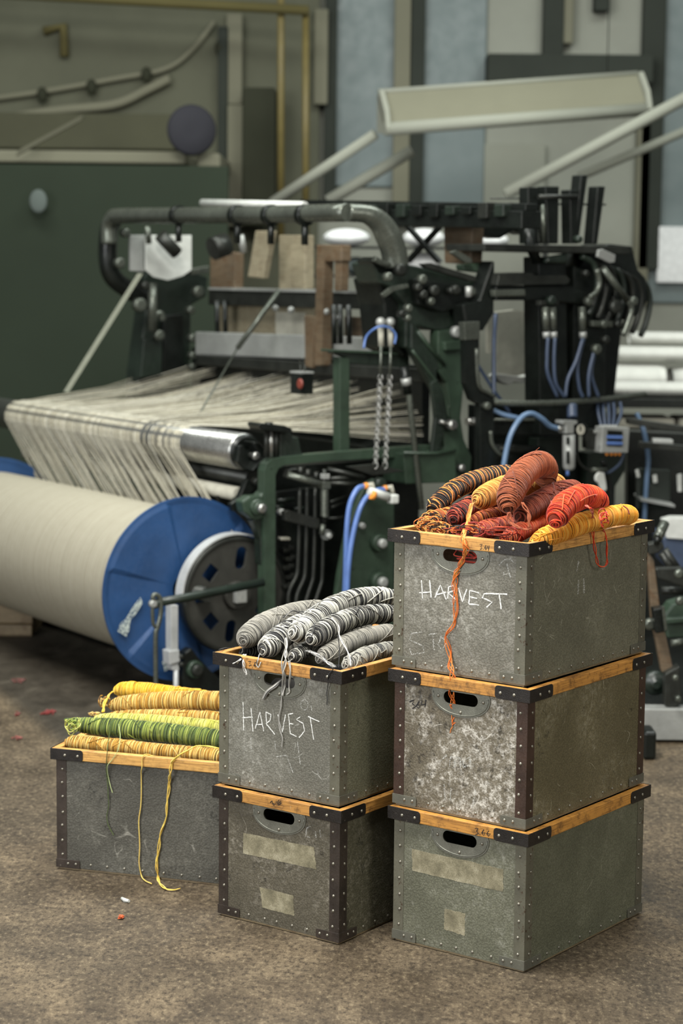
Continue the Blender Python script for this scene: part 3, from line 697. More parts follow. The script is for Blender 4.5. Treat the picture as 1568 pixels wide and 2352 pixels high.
hank('dark hank tucked under the left noses of the grey heap', g, HP(c, [(280, 585, .05), (340, 570, .08), (430, 560, .14), (540, 545, .22)], z3), [1.13*rz(k, S, 5.1) for k in (28, 38, 40, 40)], [(2, (140, 138, 134)), (4, K1)], .0038, .0021, 48, (.5, .8), .9,
     tails=strands([crate_b(c, *z3(300, 590), .03), c.front(*z3(280, 630), .004, 0), c.front(*z3(225, 662), .005, 0)], 2, .004, [W1], .0013, seed=60)+strands([crate_b(c, *z3(315, 590), .02), c.front(*z3(305, 650), .004, 0), c.front(*z3(315, 715), .005, 0), c.front(*z3(326, 750), .006, 0)], 3, .004, [W1, G1], .0013, seed=61)
     + strands([c.front(*z3(110, 552), .004, 0), crate_b(c, *z3(170, 538), .06), crate_b(c, *z3(230, 555), .08), crate_b(c, *z3(250, 600), .06)], 1, .001, [K1], .0012, seed=62))
hank('grey hank deep in the middle crate below the heap', g, HP(c, [(560, 560, .26), (800, 500, .34), (1100, 420, .44), (1300, 400, .52)], z3), rz(76, S, 5.2), gr, .006, .003, 49, (.6, .7), .4)
# tail of yarn pulled out through the handle hole
t = MB()
for i, (o_, cl) in enumerate(((0, W1), (8, K1), (-6, G1), (14, G2))):
    p = [c.P(.205, .035, CHT-RH-.02), c.front(*z3(590, 800+o_*.4), -.002), c.front(*z3(545+o_, 838+o_*.4), .006), c.front(*z3(490+o_, 880), .008), c.front(*z3(456+o_*.5, 940), .004)]
    t.tube(catmull(p, 8), .0022, 6, True, cols=[lin(cl)]*(8*4+1))
t.build('yarn_tail', M['yarn'], None, label='grey yarn tail pulled out through the middle crate handle hole', cat='yarn')

c = K['L1']; S = .28061; g = 'hanks of yellow and green yarn in the left crate'
YT = (182, 140, 64); YT2 = (158, 116, 48); YT3 = (216, 188, 118)
tan = [(4, YT), (2, YT2), (2.5, YT3)]
def yellow_thread(nodes, n, sp, seed, cols=[(228, 190, 84), (236, 200, 104)], r=.0016):
    p = []
    for x, y, w in nodes:
        q = z5(x, y)
        p.append(crate_b(c, *q, w) if isinstance(w, float) else (c.front(*q, .004, 0) if w == 'rim' else (atz(*q, .005) if w == 'floor' else c.front(*q, .005))))
    return strands(p, n, sp, cols, r, seed=seed)
hank('front tan yellow hank resting along the rim of the left crate', g, HP(c, [(180, 590, .055), (240, 588, .055), (500, 612, .06), (900, 655, .06), (1300, 690, .06), (1640, 722, .06)], z5), [rz(k, S, 5.5) for k in (40, 56, 60, 60, 60, 60)], tan, .0036, .0021, 71, (.6, .8), .5,
     tails=yellow_thread([(900, 700, .03), (856, 688, .01), (820, 694, 'rim'), (806, 740, 'rim'), (804, 800, 'rim'), (800, 860, 'f'), (796, 1100, 'f'), (780, 1250, 'f'), (786, 1450, 'f'), (784, 1590, 'f'), (800, 1680, 'f'), (836, 1722, 'floor'), (884, 1746, 'floor')], 1, .001, 81))
hank('dark and lime green hank with a pointed end on the left crate', g, HP(c, [(170, 400, .09), (230, 420, .10), (330, 448, .12), (600, 470, .13), (1000, 510, .13), (1350, 555, .13), (1640, 590, .13)], z5), [rz(k, S, 5.5) for k in (14, 34, 66, 78, 80, 80, 78)], [(4, (86, 102, 52)), (3, (64, 80, 46)), (2.2, (138, 150, 70)), (1, (166, 174, 92))], .0037, .0021, 72, (.5, .8), .6,
     tails=yellow_thread([(545, 450, .04), (535, 560, .02), (522, 640, 'rim'), (516, 740, 'rim'), (516, 850, 'f'), (528, 1000, 'f'), (534, 1100, 'f'), (518, 1180, 'f'), (532, 1270, 'f'), (572, 1352, 'f')], 1, .001, 82, [(74, 88, 44)], .0013)
     + yellow_thread([(615, 440, .04), (630, 540, .02), (608, 650, 'rim'), (560, 730, 'rim'), (526, 780, 'rim'), (528, 860, 'f'), (540, 930, 'f'), (566, 1002, 'f')], 1, .001, 83, [(176, 190, 130)], .0012)
     + tangle(c, z5, 240, 460, .06, 60, 60, 6, [(150, 168, 80), (80, 100, 50), (200, 200, 110)], .0014, 91))
hank('pale lime hank lying behind the dark green one', g, HP(c, [(400, 420, .20), (520, 408, .20), (900, 420, .20), (1300, 455, .20), (1640, 490, .20)], z5), [rz(k, S, 5.6) for k in (40, 56, 58, 58, 58)], [(3, (192, 188, 92)), (3, (208, 202, 122)), (2, (164, 166, 74))], .0036, .0021, 73, (.5, .8), .4)
hank('lower tan hank between the lime and the upper tan hank', g, HP(c, [(520, 372, .245), (700, 372, .25), (1000, 372, .25), (1400, 390, .25), (1640, 410, .25)], z5), [rz(k, S, 5.6) for k in (28, 48, 54, 54, 54)], tan, .0036, .0021, 74, (.3, .8), .4,
     tails=tangle(c, z5, 420, 355, .24, 40, 20, 4, [YT, YT3], .0016, 92))
hank('upper tan hank with a tied end in the left crate', g, HP(c, [(530, 288, .28), (600, 285, .28), (760, 270, .29), (1050, 250, .29), (1400, 248, .29), (1640, 250, .29)], z5), [rz(k, S, 5.6) for k in (36, 66, 78, 80, 80, 80)], tan, .0036, .0021, 75, (.4, .8), .5,
     tails=tangle(c, z5, 500, 265, .27, 40, 50, 6, [YT, YT3, YT2], .0020, 93))
hank('bright yellow hank at the back of the left crate', g, HP(c, [(580, 165, .35), (660, 158, .35), (850, 165, .35), (1100, 195, .35), (1400, 230, .35)], z5), [rz(k, S, 5.7) for k in (56, 66, 66, 62, 58)], [(5, (218, 170, 48)), (2, (200, 152, 38)), (2, (228, 190, 84))], .0036, .0021, 76, (.75, .7), .35,
     tails=yellow_thread([(575, 170, .32), (530, 210, .28), (500, 260, .24), (486, 340, .2)], 4, .004, 84, [(228, 180, 56), (236, 196, 86)], .0019))
t = MB()
for nm, q, cl, r in yellow_thread([(1500, 640, .02), (1420, 634, .01), (1330, 618, .01), (1240, 620, .01), (1150, 670, 'rim'), (1085, 715, 'rim'), (1050, 755, 'rim'), (1036, 840, 'rim'), (1028, 930, 'f'), (1015, 1090, 'f'), (990, 1230, 'f'), (958, 1360, 'f'), (936, 1500, 'f'), (926, 1620, 'f'), (940, 1712, 'f'), (985, 1775, 'floor'), (1050, 1796, 'floor'), (1118, 1784, 'floor')], 3, .004, 85):
    t.tube(q, r, 6, True, cols=[lin(cl)]*len(q))
t.build('yarn_tail', M['yarn'], None, label='long triple yellow thread hanging down the left crate to the floor', cat='yarn')
# something for the wool to lie on inside the crates
def bed(c, z, cols, label, sd):
    R = random.Random(sd)
    mb = MB()
    n = 7
    for i in range(n):
        b = .064+(c.l-.128)*i/(n-1)
        pts = [c.P(.03+(c.w-.06)*k/8, b+R.uniform(-.008, .008), z+R.uniform(-.006, .006)) for k in range(9)]
        mb.tube(catmull(pts, 4), min(.036, (c.l-.128)/(n-1)*.52), 12, True, cols=[lin(R.choice(cols))]*33)
    return mb.build('yarn_layer', M['yarn'], None, label=label, cat='yarn', kind='stuff')
bed(K['R3'], .215, [(88, 40, 32), (70, 40, 34)], 'dark layer of red brown yarn deep inside the top right crate', 1)
bed(K['M2'], .215, [(60, 60, 60), (90, 88, 86)], 'dark grey layer of yarn deep inside the middle crate', 2)
bed(K['L1'], .25, [(150, 108, 48), (120, 110, 50)], 'tan layer of yarn deep inside the left crate', 3)
# ------------------------------------------------------------------ floor and room shell
def floor_mat():
    t = NT('worn_concrete'); v = t.coord()
    st = t.coord(scale=(1, .6, 1), rot=(0, 0, .1))
    n0 = t.noise(v, 1.1, 5, .6, .6); n1 = t.noise(st, 6, 10, .74, .4); n2 = t.noise(st, 70, 9, .8); n3 = t.noise(v, 300, 4, .65)
    col = t.ramp(n1, [(.30, lin((46, 37, 26))), (.5, lin((84, 72, 55))), (.72, lin((124, 109, 86)))])
    col = t.mix(t.step(n0, .42, .66, 0, .6), col, C4((62, 54, 42)))
    col = t.mix(t.step(n2, .49, .60, 0, .85), col, C4((40, 32, 22)))
    col = t.mix(t.step(n2, .47, .36, 0, .5), col, C4((146, 132, 106)))
    col = t.mix(t.step(n3, .56, .7, 0, .55), col, C4((40, 34, 26)))
    # oily strip of floor that the loom stands on, with a soft worn edge running beside it
    sx = t.new('ShaderNodeSeparateXYZ'); gx = t.new('ShaderNodeNewGeometry'); t.L(gx.outputs['Position'], sx.inputs[0])
    def dot(a, b, c): return t.math('ADD', t.math('ADD', t.math('MULTIPLY', sx.outputs[0], a), t.math('MULTIPLY', sx.outputs[1], b)), c)
    u = dot(LU.x, LU.y, -LU.dot(LO)); w = dot(LV.x, LV.y, -LV.dot(LO))
    edge = t.math('ADD', t.math('ADD', w, t.math('MULTIPLY', u, -.163)), .665)
    edge = t.math('ADD', edge, t.math('MULTIPLY', t.math('SUBTRACT', n0, .5), .12))
    k = t.math('MULTIPLY', t.step(edge, -.05, .06), t.step(u, -1.25, -.8))
    dk = t.ramp(n1, [(.3, lin((32, 28, 22))), (.55, lin((58, 52, 42))), (.72, lin((88, 82, 70)))])
    dk = t.mix(t.step(n2, .55, .7, 0, .5), dk, C4((26, 24, 19)))
    col = t.mix(k, col, dk)
    nb = t.bump(n2, .35, .003); nb = t.bump(n3, .3, .002, nb)
    return t.fin(col, t.step(n1, .3, .7, .5, .8), 0, nb, .35)
mb = MB(); mb.add([(-9, 1, 0), (9, 1, 0), (9, 16, 0), (-9, 16, 0)], [(0, 1, 2, 3)])
mb.build('floor', floor_mat(), None, kind='structure', label='worn brown concrete factory floor')
# ------------------------------------------------------------------ warp beam with its brake wheel
def disc_holes(): pass
wb = thing('warp_beam', LW(.9, 0, 0), 'big warp beam of cream yarn with blue flanges in front of the loom', 'warp beam')
zc = .443
def flange(u, th):
    m = MB(); n = 96; R_ = .362
    rings = [(.05, 0), (.15, .0), (.352, 0.0), (.362, -.004)]
    # eight pressed radial facets: alternating depth
    def dep(a, r): return .0045*(1 if math.sin(a*3+.9) > 0 else -1)*min(1, max(0, (r-.1)/.12))*max(0, min(1, (.355-r)/.02))
    vs = []; ns = [.06, .12, .18, .24, .30, .335, .352, .362]
    for r in ns:
        for k in range(n):
            a = 2*math.pi*k/n
            vs.append(LW(u-dep(a, r), r*math.cos(a), zc+r*math.sin(a)))
    for r in (.362, .06):
        for k in range(n):
            a = 2*math.pi*k/n; vs.append(LW(u+th, r*math.cos(a), zc+r*math.sin(a)))
    q = len(ns); fs = []
    seq = list(range(q))+[q, q+1]
    for i in range(len(seq)-1): fs += [(seq[i]*n+k, seq[i]*n+(k+1) % n, seq[i+1]*n+(k+1) % n, seq[i+1]*n+k) for k in range(n)]
    m.add(vs, fs, False)
    return m
flange(0, .010).build('flange', M['blue'], wb)
flange(1.805, .010).build('flange', M['blue'], wb)
def beam_yarn_mat():
    t = NT('beam_yarn'); sx = t.new('ShaderNodeSeparateXYZ'); v = t.coord(rot=(0, 0, -TH)); t.L(v, sx.inputs[0])
    cb = t.new('ShaderNodeCombineXYZ'); t.L(sx.outputs[1], cb.inputs[1])
    n = t.noise(cb.outputs[0], 260, 4, .7); n2 = t.noise(cb.outputs[0], 75, 5, .75); n3 = t.noise(v, 30, 4, .6)
    c = t.ramp(n, [(.28, lin((100, 96, 82))), (.5, lin((158, 153, 136))), (.7, lin((196, 191, 174)))])
    c = t.mix(t.step(n2, .42, .62, 0, .55), c, C4((112, 106, 90)))
    c = t.mix(t.step(n3, .4, .7, 0, .15), c, C4((120, 114, 96)))
    return t.fin(c, .75, 0, t.bump(n, .5, .002), .25)
M['beamyarn'] = beam_yarn_mat()
m = MB(); m.lathe(LW(.012, 0, zc), LU, [(0, .296), (.3, .298), (.9, .300), (1.5, .298), (1.79, .296)], 96, True, False); m.build('wound_yarn', M['beamyarn'], wb)
m = MB(); m.cyl(LW(-.16, 0, zc), LW(1.95, 0, zc), .028, 20); m.build('shaft', M['iron'], wb)
# brake wheel on the near end of the shaft (centre sits a little forward)
bw_u, bv, bz, br = -.075, .165, .421, .232
wheel = MB(); n = 72
def circ(r, u, n=72): return [LW(u, bv+r*math.cos(2*math.pi*k/n), bz+r*math.sin(2*math.pi*k/n)) for k in range(n)]
def hole_r(ang, rad, w, h, rr): # slot in the web, radial orientation
    c_, s_ = math.cos(ang), math.sin(ang)
    return [LW(bw_u-.02, bv+(rad+x)*c_-y*s_, bz+(rad+x)*s_+y*c_) for x, y in roundrect(0, 0, h, w, rr)]
web = MB()
web.prism(circ(br-.016, bw_u-.02), LU*.012, [hole_r(math.radians(a), .145, w, h, r) for a, w, h, r in ((80, .046, .088, .022), (140, .060, .050, .004), (183, .022, .07, .009), (222, .060, .050, .004), (262, .046, .088, .022), (330, .04, .06, .008), (20, .04, .06, .008))])
wheelo = web.build('brake_wheel', M['disc'], wb, bevel=.003)
m = MB(); m.lathe(LW(bw_u-.028, bv, bz), LU, [(0, br-.016), (0, br-.006), (.006, br), (.05, br), (.056, br-.006), (.056, br-.016), (0, br-.016)], 96, True, False); m.build('wheel_rim', M['iron'], wheelo)
m = MB(); m.lathe(LW(bw_u-.045, bv, bz), LU, [(0, .052), (.008, .056), (.03, .058)], 32); m.build('wheel_hub', M['disc'], wheelo)
m = MB(); m.box(LW(bw_u-.055, bv, bz), LU*.014, LV*.024, ZUP*.026); m.build('square_shaft_end', M['alu'], wheelo, bevel=.002)
# worn chalky smears on the near flange
def smear(pts, u, mat, nm):
    m = MB(); m.prism([PU(x, y, u) for x, y in pts], LU*-.0006); return m.build(nm, mat, wb)
M['smear'] = chalk_mat('pale_paint_smear', (176, 186, 180), .40, .56, 110)
smear([(322, 1372), (328, 1384), (312, 1410), (300, 1422), (296, 1448), (290, 1462), (270, 1450), (276, 1432), (290, 1420), (306, 1392)], -.0115, M['smear'], 'paint_smear')
smear([(372, 1520), (392, 1508), (400, 1530), (378, 1542)], -.0115, M['smear'], 'paint_smear')

# ------------------------------------------------------------------ loom
loom = thing('power_loom', LW(.9, .8, 0), 'big dark green power loom standing behind the yarn crates', 'loom')
def plate(name, mat, u, th, pix, bevel=.004, parent=None, holes=(), pv=False):
    f = PV if pv else PU; ax = LV if pv else LU
    m = MB(); m.prism([f(x, y, u) for x, y in pix], ax*th, [[f(x, y, u) for x, y in h] for h in holes])
    return m.build(name, M[mat], parent or loom, bevel=bevel)
def rod(name, mat, r, nodes, parent=None, n=12, smooth=0):
    """nodes: (px, py, u) points, swept with a round section"""
    P = [PU(x, y, u) for x, y, u in nodes]
    if smooth: P = catmull(P, smooth)
    m = MB(); m.tube(P, r, n); return m.build(name, M[mat], parent or loom)
def bolt(px, py, u, r=.012, ln=.03, mat='steel', name='bolt', parent=None, boss=None):
    c = PU(px, py, u); m = MB()
    m.lathe(c-LU*ln, LU, [(0, r*.55), (.002, r*.86), (.006, r), (ln, r)], 12)
    o = m.build(name, M[mat], parent or loom)
    if boss:
        m = MB(); m.lathe(c-LU*ln*.35, LU, [(0, boss*.9), (.004, boss), (ln, boss*1.08)], 24); m.build('boss', M['green'], parent or loom)
    return o
def arc(cx, cy, r0, a0, a1, n=8): return [(cx+r0*math.cos(math.radians(a0+(a1-a0)*i/n)), cy+r0*math.sin(math.radians(a0+(a1-a0)*i/n))) for i in range(n+1)]
# near side frame: rear post with the curved shoulder and the long top rail
plate('rear_post', 'green', -.2, .05, [(607, 1740), (607, 1082), (612, 1066), (624, 1054), (650, 1049), (740, 1041), (990, 1022), (990, 1046), (742, 1060), (655, 1068), (640, 1076), (633, 1092), (632, 1740)], .006)
plate('roller_arm', 'green', -.19, .06, [(632, 1094), (632, 1160), (610, 1190), (588, 1196), (562, 1178), (556, 1152), (574, 1140), (598, 1138), (612, 1124), (620, 1096)], .008)
rod('arm_boss', 'green', .030, [(596, 1166, -.22), (548, 1150, .03)])
bolt(596, 1167, -.215, .019, .03, 'steel', boss=.026)
plate('knee_bracket', 'dgreen', -.18, .05, [(580, 1195), (606, 1182), (607, 1300), (600, 1300), (598, 1240), (590, 1214)], .006)
plate('tension_lever', 'black', -.05, .03, [(566, 1102), (590, 1098), (596, 1112), (562, 1150), (556, 1172), (536, 1176), (530, 1158), (548, 1144)], .005)
bolt(581, 1104, -.05, .016, .04, 'iron')
# whip roller
m = MB(); m.lathe(LW(-.02, .25, .972), LU, [(0, .066), (.004, .072), (2.45, .072)], 48); m.build('whip_roller', M['steel'], loom)
m = MB(); m.lathe(LW(-.021, .25, .972), -LU, [(0, .070), (.004, .070), (.006, .058), (.012, .055)], 40); wr = m.build('roller_end', M['black'], loom)
plate('roller_crank', 'black', -.06, .035, [(548, 1024), (560, 1022), (566, 1034), (584, 1034), (600, 1040), (606, 1056), (592, 1078), (560, 1080), (544, 1062)], .008)
rod('roller_journal', 'iron', .013, [(562, 1043, .0), (588, 1047, -.11)])
bolt(585, 1047, -.105, .017, .02, 'steel')
plate('roller_bearing', 'black', -.12, .07, [(578, 1014), (596, 1016), (618, 1040), (612, 1070), (580, 1082), (600, 1050)], .008)
m = MB(); m.cyl(LW(.02, .25, .80), LW(2.0, .25, .80), .028, 24); m.build('guide_roller', M['cream'], loom)
m = MB(); m.cyl(LW(.0, .30, .862), LW(2.0, .30, .862), .034, 24); m.build('tension_bar', M['iron'], loom)
rod('roller_collar', 'black', .033, [(519, 1142, .14), (512, 1140, .17)])
# clamp stand on the rail
plate('clamp_plate', 'black', -.22, .09, [(594, 976), (600, 972), (656, 978), (672, 986), (670, 996), (600, 988)], .004)
plate('clamp_block', 'dgreen', -.18, .07, [(642, 990), (668, 994), (672, 1004), (686, 1004), (692, 1036), (700, 1050), (642, 1052)], .005)
for x in (612, 622, 634): rod('clamp_screw', 'iron' if x != 622 else 'steel', .010, [(x, 985, -.18), (x, 1050, -.18)])
rod('clamp_nut', 'black', .016, [(617, 970, -.18), (617, 980, -.18)])
# green stand on the rail
plate('stand_post', 'green', -.12, .05, [(780, 1042), (780, 820), (803, 822), (803, 1042)], .003)
plate('stand_top', 'dgreen', -.12, .05, [(766, 806), (940, 816), (940, 846), (803, 834), (800, 822), (768, 812)], .003)
plate('stand_lip', 'green', -.14, .09, [(764, 803), (940, 811), (940, 816), (764, 808)], .0015)
rod('prop_rod', 'pipe', .012, [(930, 860, -.2), (938, 900, -.2), (968, 1170, -.32)])
rod('prop_cap', 'black', .019, [(928, 842, -.2), (936, 905, -.2)])
rod('prop_collar', 'alu', .021, [(931, 868, -.2), (934, 884, -.2)])
# arched front frame
plate('front_column', 'green', -.22, .06, [(1006, 760), (1062, 752), (1064, 900), (1058, 960), (1066, 1010), (1084, 1050), (1080, 1102), (1040, 1112), (990, 1104), (986, 1034), (1022, 1030), (1014, 980), (1030, 930), (1026, 880), (1004, 850)], .006)
plate('front_column_rib', 'dgreen', -.235, .02, [(990, 880), (1004, 870), (1020, 910), (1026, 960), (1016, 1010), (1006, 1040), (990, 1040), (1000, 960)], .004)
plate('front_brace', 'dgreen', -.22, .05, [(944, 800), (944, 742), (956, 748), (1024, 838), (1020, 850), (1004, 852), (1002, 900)], .006)
rod('brace_edge', 'green', .008, [(958, 760, -.225), (980, 790, -.225), (1020, 838, -.225)])
rod('brace_lower_edge', 'green', .006, [(946, 804, -.225), (1002, 878, -.225), (1020, 908, -.225), (1030, 960, -.225)], smooth=6)
plate('foot_box', 'green', -.26, .16, [(926, 1042), (1046, 1036), (1048, 1108), (932, 1112)], .004)
rod('foot_box_lip', 'green', .006, [(926, 1040, -.27), (1000, 1042, -.27), (1046, 1034, -.27)])
bolt(1028, 975, -.22, .022, .045, 'steel'); rod('bolt_shank', 'steel', .008, [(1010, 968, -.25), (1030, 974, -.25)])
bolt(1054, 1074, -.23, .016, .03, 'steel'); bolt(1043, 762, -.22, .024, .03, 'alu')
plate('upper_boss', 'green', -.24, .07, [(1020, 785), (1062, 780), (1064, 804), (1022, 806)], .006)
# dark head above the column: many small castings
plate('head_casting', 'dgreen', -.2, .16, [(856, 606), (880, 596), (906, 602), (960, 612), (1090, 642), (1104, 660), (1100, 740), (1064, 752), (1006, 760), (960, 750), (944, 800), (930, 800), (932, 700), (900, 660), (872, 650)], .008)
plate('head_plate', 'black', -.24, .05, [(950, 640), (1092, 660), (1090, 700), (1010, 716), (960, 700)], .006)
plate('head_bar', 'iron', -.27, .03, [(968, 606), (990, 604), (1090, 634), (1098, 646), (1080, 646), (980, 616)], .004)
plate('head_lever', 'pipe', -.26, .02, [(1034, 580), (1048, 574), (1084, 594), (1086, 604), (1070, 604)], .004)
plate('head_cover', 'green', -.22, .05, [(1062, 608), (1118, 602), (1118, 628), (1064, 622)], .005)
plate('head_hook', 'pipe', -.26, .02, [(878, 676), (900, 658), (938, 652), (940, 660), (906, 668), (884, 684)], .003)
plate('head_fork', 'black', -.2, .1, [(852, 600), (866, 590), (884, 602), (930, 606), (928, 630), (870, 628)], .006)
rod('fork_top', 'pipe', .012, [(858, 594, -.22), (876, 604, -.22), (900, 608, -.22), (926, 606, -.22)], smooth=5)
R0 = random.Random(3)
for x, y, r in ((914, 620, .024), (886, 636, .018), (964, 642, .02), (992, 668, .022), (966, 676, .018), (984, 692, .016), (1040, 666, .02), (1076, 670, .018), (932, 708, .016), (916, 720, .014), (930, 730, .014), (954, 660, .016), (1030, 668, .014)):
    bolt(x, y, -.26, r, .03, R0.choice(['iron', 'iron', 'pipe']), 'head_bolt')
plate('head_block', 'black', -.15, .18, [(866, 640), (946, 640), (952, 740), (944, 806), (930, 820), (890, 800), (880, 700)], .01)
rod('head_pin', 'alu', .014, [(1076, 658, -.28), (1076, 682, -.28)])
# bent black brackets and the tray rail
plate('bent_bracket', 'black', -.38, .035, [(1068, 742), (1100, 742), (1100, 870), (1106, 896), (1124, 904), (1134, 908), (1134, 926), (1104, 930), (1084, 918), (1070, 880)], .005)
plate('bracket_head', 'pipe', -.385, .04, [(1066, 740), (1102, 738), (1102, 780), (1068, 782)], .003)
rod('bracket_edge', 'pipe', .008, [(1094, 800, -.385), (1097, 870, -.385), (1104, 893, -.385), (1120, 902, -.385), (1134, 910, -.385)], smooth=5)
plate('lower_bracket', 'black', -.38, .035, [(1102, 928), (1134, 924), (1134, 1010), (1142, 1034), (1176, 1046), (1176, 1054), (1140, 1056), (1140, 1180), (1104, 1180)], .005)
rod('lower_bracket_edge', 'pipe', .008, [(1126, 990, -.385), (1130, 1020, -.385), (1146, 1042, -.385), (1160, 1048, -.385)], smooth=5)
bolt(1112, 932, -.38, .016, .03, 'pipe')
rod('tray_rail', 'pipe', .013, [(1130, 924, -.36), (1200, 927, -.38), (1300, 924, -.36), (1400, 916, -.30), (1480, 906, -.22)], smooth=6)
plate('cross_beam', 'black', -.25, .06, [(1132, 966), (1300, 966), (1300, 1000), (1132, 1000)], .005)
rod('cross_beam_edge', 'pipe', .007, [(1134, 964, -.26), (1295, 964, -.26)])
rod('cross_shaft', 'steel', .016, [(1072, 968, -.2), (1104, 969, -.2)])
rod('low_shaft', 'iron', .018, [(1140, 1030, -.2), (1250, 1034, -.1)])
plate('tray_back_panel', 'black', -.05, .05, [(1090, 930), (1330, 930), (1330, 1300), (1090, 1300)], .005)
plate('front_leg', 'dgreen', -.12, .07, [(1236, 1006), (1290, 1006), (1286, 1400), (1230, 1400)], .006)
plate('far_leg', 'dgreen', -.1, .08, [(1350, 1040), (1440, 1020), (1436, 1080), (1400, 1140), (1390, 1420), (1340, 1420)], .006)
rod('black_cable', 'black', .012, [(1384, 1056, -.25), (1398, 1100, -.25), (1404, 1170, -.25), (1410, 1260, -.25)], smooth=5)
# black plate added for the shaded loom interior behind the brake gear
m = MB(); m.lbox(.05, .14, .31, 1.15, .02, .90); m.build('dark_interior_plate', M['black'], loom, bevel=.004)
plate('knee_plate', 'green', -.27, .03, [(838, 1112), (862, 1100), (884, 1104), (906, 1150), (906, 1560), (752, 1560), (778, 1330), (800, 1210)], .006)
plate('knee_plate_edge', 'green', -.285, .02, [(800, 1212), (810, 1212), (780, 1400), (766, 1480), (752, 1480)], .003)
bolt(871, 1247, -.29, .019, .035, 'alu', boss=.034); bolt(872, 1336, -.29, .021, .035, 'alu', boss=.038); bolt(829, 1207, -.28, .013, .02, 'alu'); bolt(868, 1110, -.27, .026, .03, 'dgreen')
plate('chain_plate', 'iron', -.3, .02, [(798, 1072), (858, 1066), (932, 1082), (858, 1092)], .002)
# harness cams: four jointed pull rods, spring and their crossbars
for i, (x0, x1) in enumerate(((688, 668), (705, 686), (724, 708), (744, 728))):
    yb = 1312+i*7
    rod('pull_rod', 'iron', .0075, [(x0, 1120, -.2), (x0-1, 1200, -.2), (x0-4, yb-12, -.2), (x0-8, yb+12, -.2), (x1, yb+36, -.2), (x1-6, yb+60, -.2), (x1-4, 1420, -.2)], smooth=4)
    rod('rod_head', 'iron', .011, [(x0+2, 1072+i*6, -.2), (x0+2, 1092+i*6, -.2)])
    m = MB(); m.box(PU(x0+3, 1092+i*7, -.2), LU*.012, LV*.018, ZUP*.006); m.build('rod_clamp', M['iron'], loom, bevel=.002)
rod('front_crossbar', 'pipe', .013, [(660, 1090, -.22), (732, 1112, -.26)])
rod('crossbar_end', 'iron', .018, [(656, 1086, -.2), (664, 1090, -.2)])
for i, (a, b) in enumerate((((664, 1082, -.1), (700, 1076, -.1)), ((752, 1076, -.18), (838, 1098, -.24)), ((758, 1100, -.2), (832, 1094, -.2)), ((758, 1110, -.2), (838, 1112, -.22)), ((758, 1154, -.16), (796, 1140, -.1)), ((760, 1166, -.16), (798, 1150, -.1)), ((750, 1192, -.18), (790, 1188, -.2)))):
    rod('link_bar', 'iron', .009 if i < 4 else .006, [a, b])
plate('lower_crossbar', 'iron', -.23, .03, [(654, 1176), (664, 1172), (734, 1192), (736, 1210), (728, 1216), (656, 1196)], .003)
m = MB(); c0 = PU(745, 1122, -.25); c1 = PU(745, 1186, -.25); N = 200
m.tube([c0+(c1-c0)*(k/N)+(LU*math.cos(k*.9)+LV*math.sin(k*.9))*.014 for k in range(N+1)], .0032, 6); m.build('coil_spring', M['pipe'], loom)
rod('spring_rod', 'iron', .008, [(745, 1078, -.25), (745, 1200, -.25)])
m = MB(); m.box(PU(745, 1114, -.25), LU*.018, LV*.018, ZUP*.014); m.build('spring_block', M['pipe'], loom, bevel=.002)
m = MB(); m.box(PU(746, 1094, -.25), LU*.014, LV*.014, ZUP*.010); m.build('spring_nut', M['alu'], loom, bevel=.002)
rod('eye_joint', 'iron', .022, [(748, 1228, -.26), (756, 1230, -.20)]); bolt(752, 1230, -.26, .012, .02, 'alu'); rod('eye_neck', 'pipe', .010, [(742, 1205, -.25), (738, 1228, -.25)])
for i, (x, y) in enumerate(((640, 1236), (648, 1236), (655, 1236))): bolt(x, y, -.12, .007, .03, 'cream', 'white_pin')
for i in range(5):
    for j in range(2): 
        m = MB(); m.box(PU(655+11*j+(4 if i % 2 else -2), 1262+i*21-5*j, -.1), LU*.02, LV*.014, ZUP*.008); m.build('chain_lag', M['iron'], loom, bevel=.003)
bolt(640, 1175, -.15, .014, .03, 'alu')
plate('gear_panel', 'black', -.08, .03, [(634, 1130), (800, 1110), (800, 1560), (634, 1560)], .004)
for x, y, w in ((655, 1150, 40), (690, 1170, 30), (640, 1165, 20)): rod('small_link', 'dgreen', .008, [(x-w/2, y, -.11), (x+w/2, y-3, -.11)])
# brake band, lever and hanger
band = MB()
pts = [LW(bw_u-.028, bv+(br+.004)*math.cos(a), bz+(br+.004)*math.sin(a)) for a in [math.radians(70+i*4) for i in range(29)]]
pts2 = [p+LU*.055 for p in pts]
o_ = [LW(bw_u-.028, bv+(br+.010)*math.cos(a), bz+(br+.010)*math.sin(a)) for a in [math.radians(70+i*4) for i in range(29)]]
q = []
for a_, b_, c_ in zip(pts, pts2, o_): q += [a_, b_, c_, c_+LU*.055]
fs = []
for i in range(28):
    k = 4*i; fs += [(k, k+1, k+5, k+4), (k+2, k+6, k+7, k+3), (k, k+4, k+6, k+2), (k+1, k+3, k+7, k+5)]
band.add(q, fs, False); band.build('brake_band', M['band'], loom)
plate('band_tail', 'band', bw_u-.05, .045, [(393, 1390), (409, 1390), (409, 1480), (412, 1540), (396, 1540), (393, 1480)], .003)
plate('band_clamp', 'band', bw_u-.06, .055, [(388, 1496), (412, 1492), (414, 1520), (390, 1528)], .004)
rod('band_rod', 'band', .010, [(404, 1530, bw_u-.04), (404, 1640, bw_u-.04)])
bolt(413, 1507, bw_u-.05, .010, .02, 'iron'); bolt(414, 1525, bw_u-.05, .010, .02, 'iron')
plate('brake_foot', 'black', bw_u-.05, .05, [(424, 1500), (440, 1488), (456, 1510), (484, 1540), (520, 1570), (520, 1700), (436, 1700), (420, 1560)], .006)
bolt(448, 1538, bw_u-.06, .024, .03, 'iron', boss=.034)
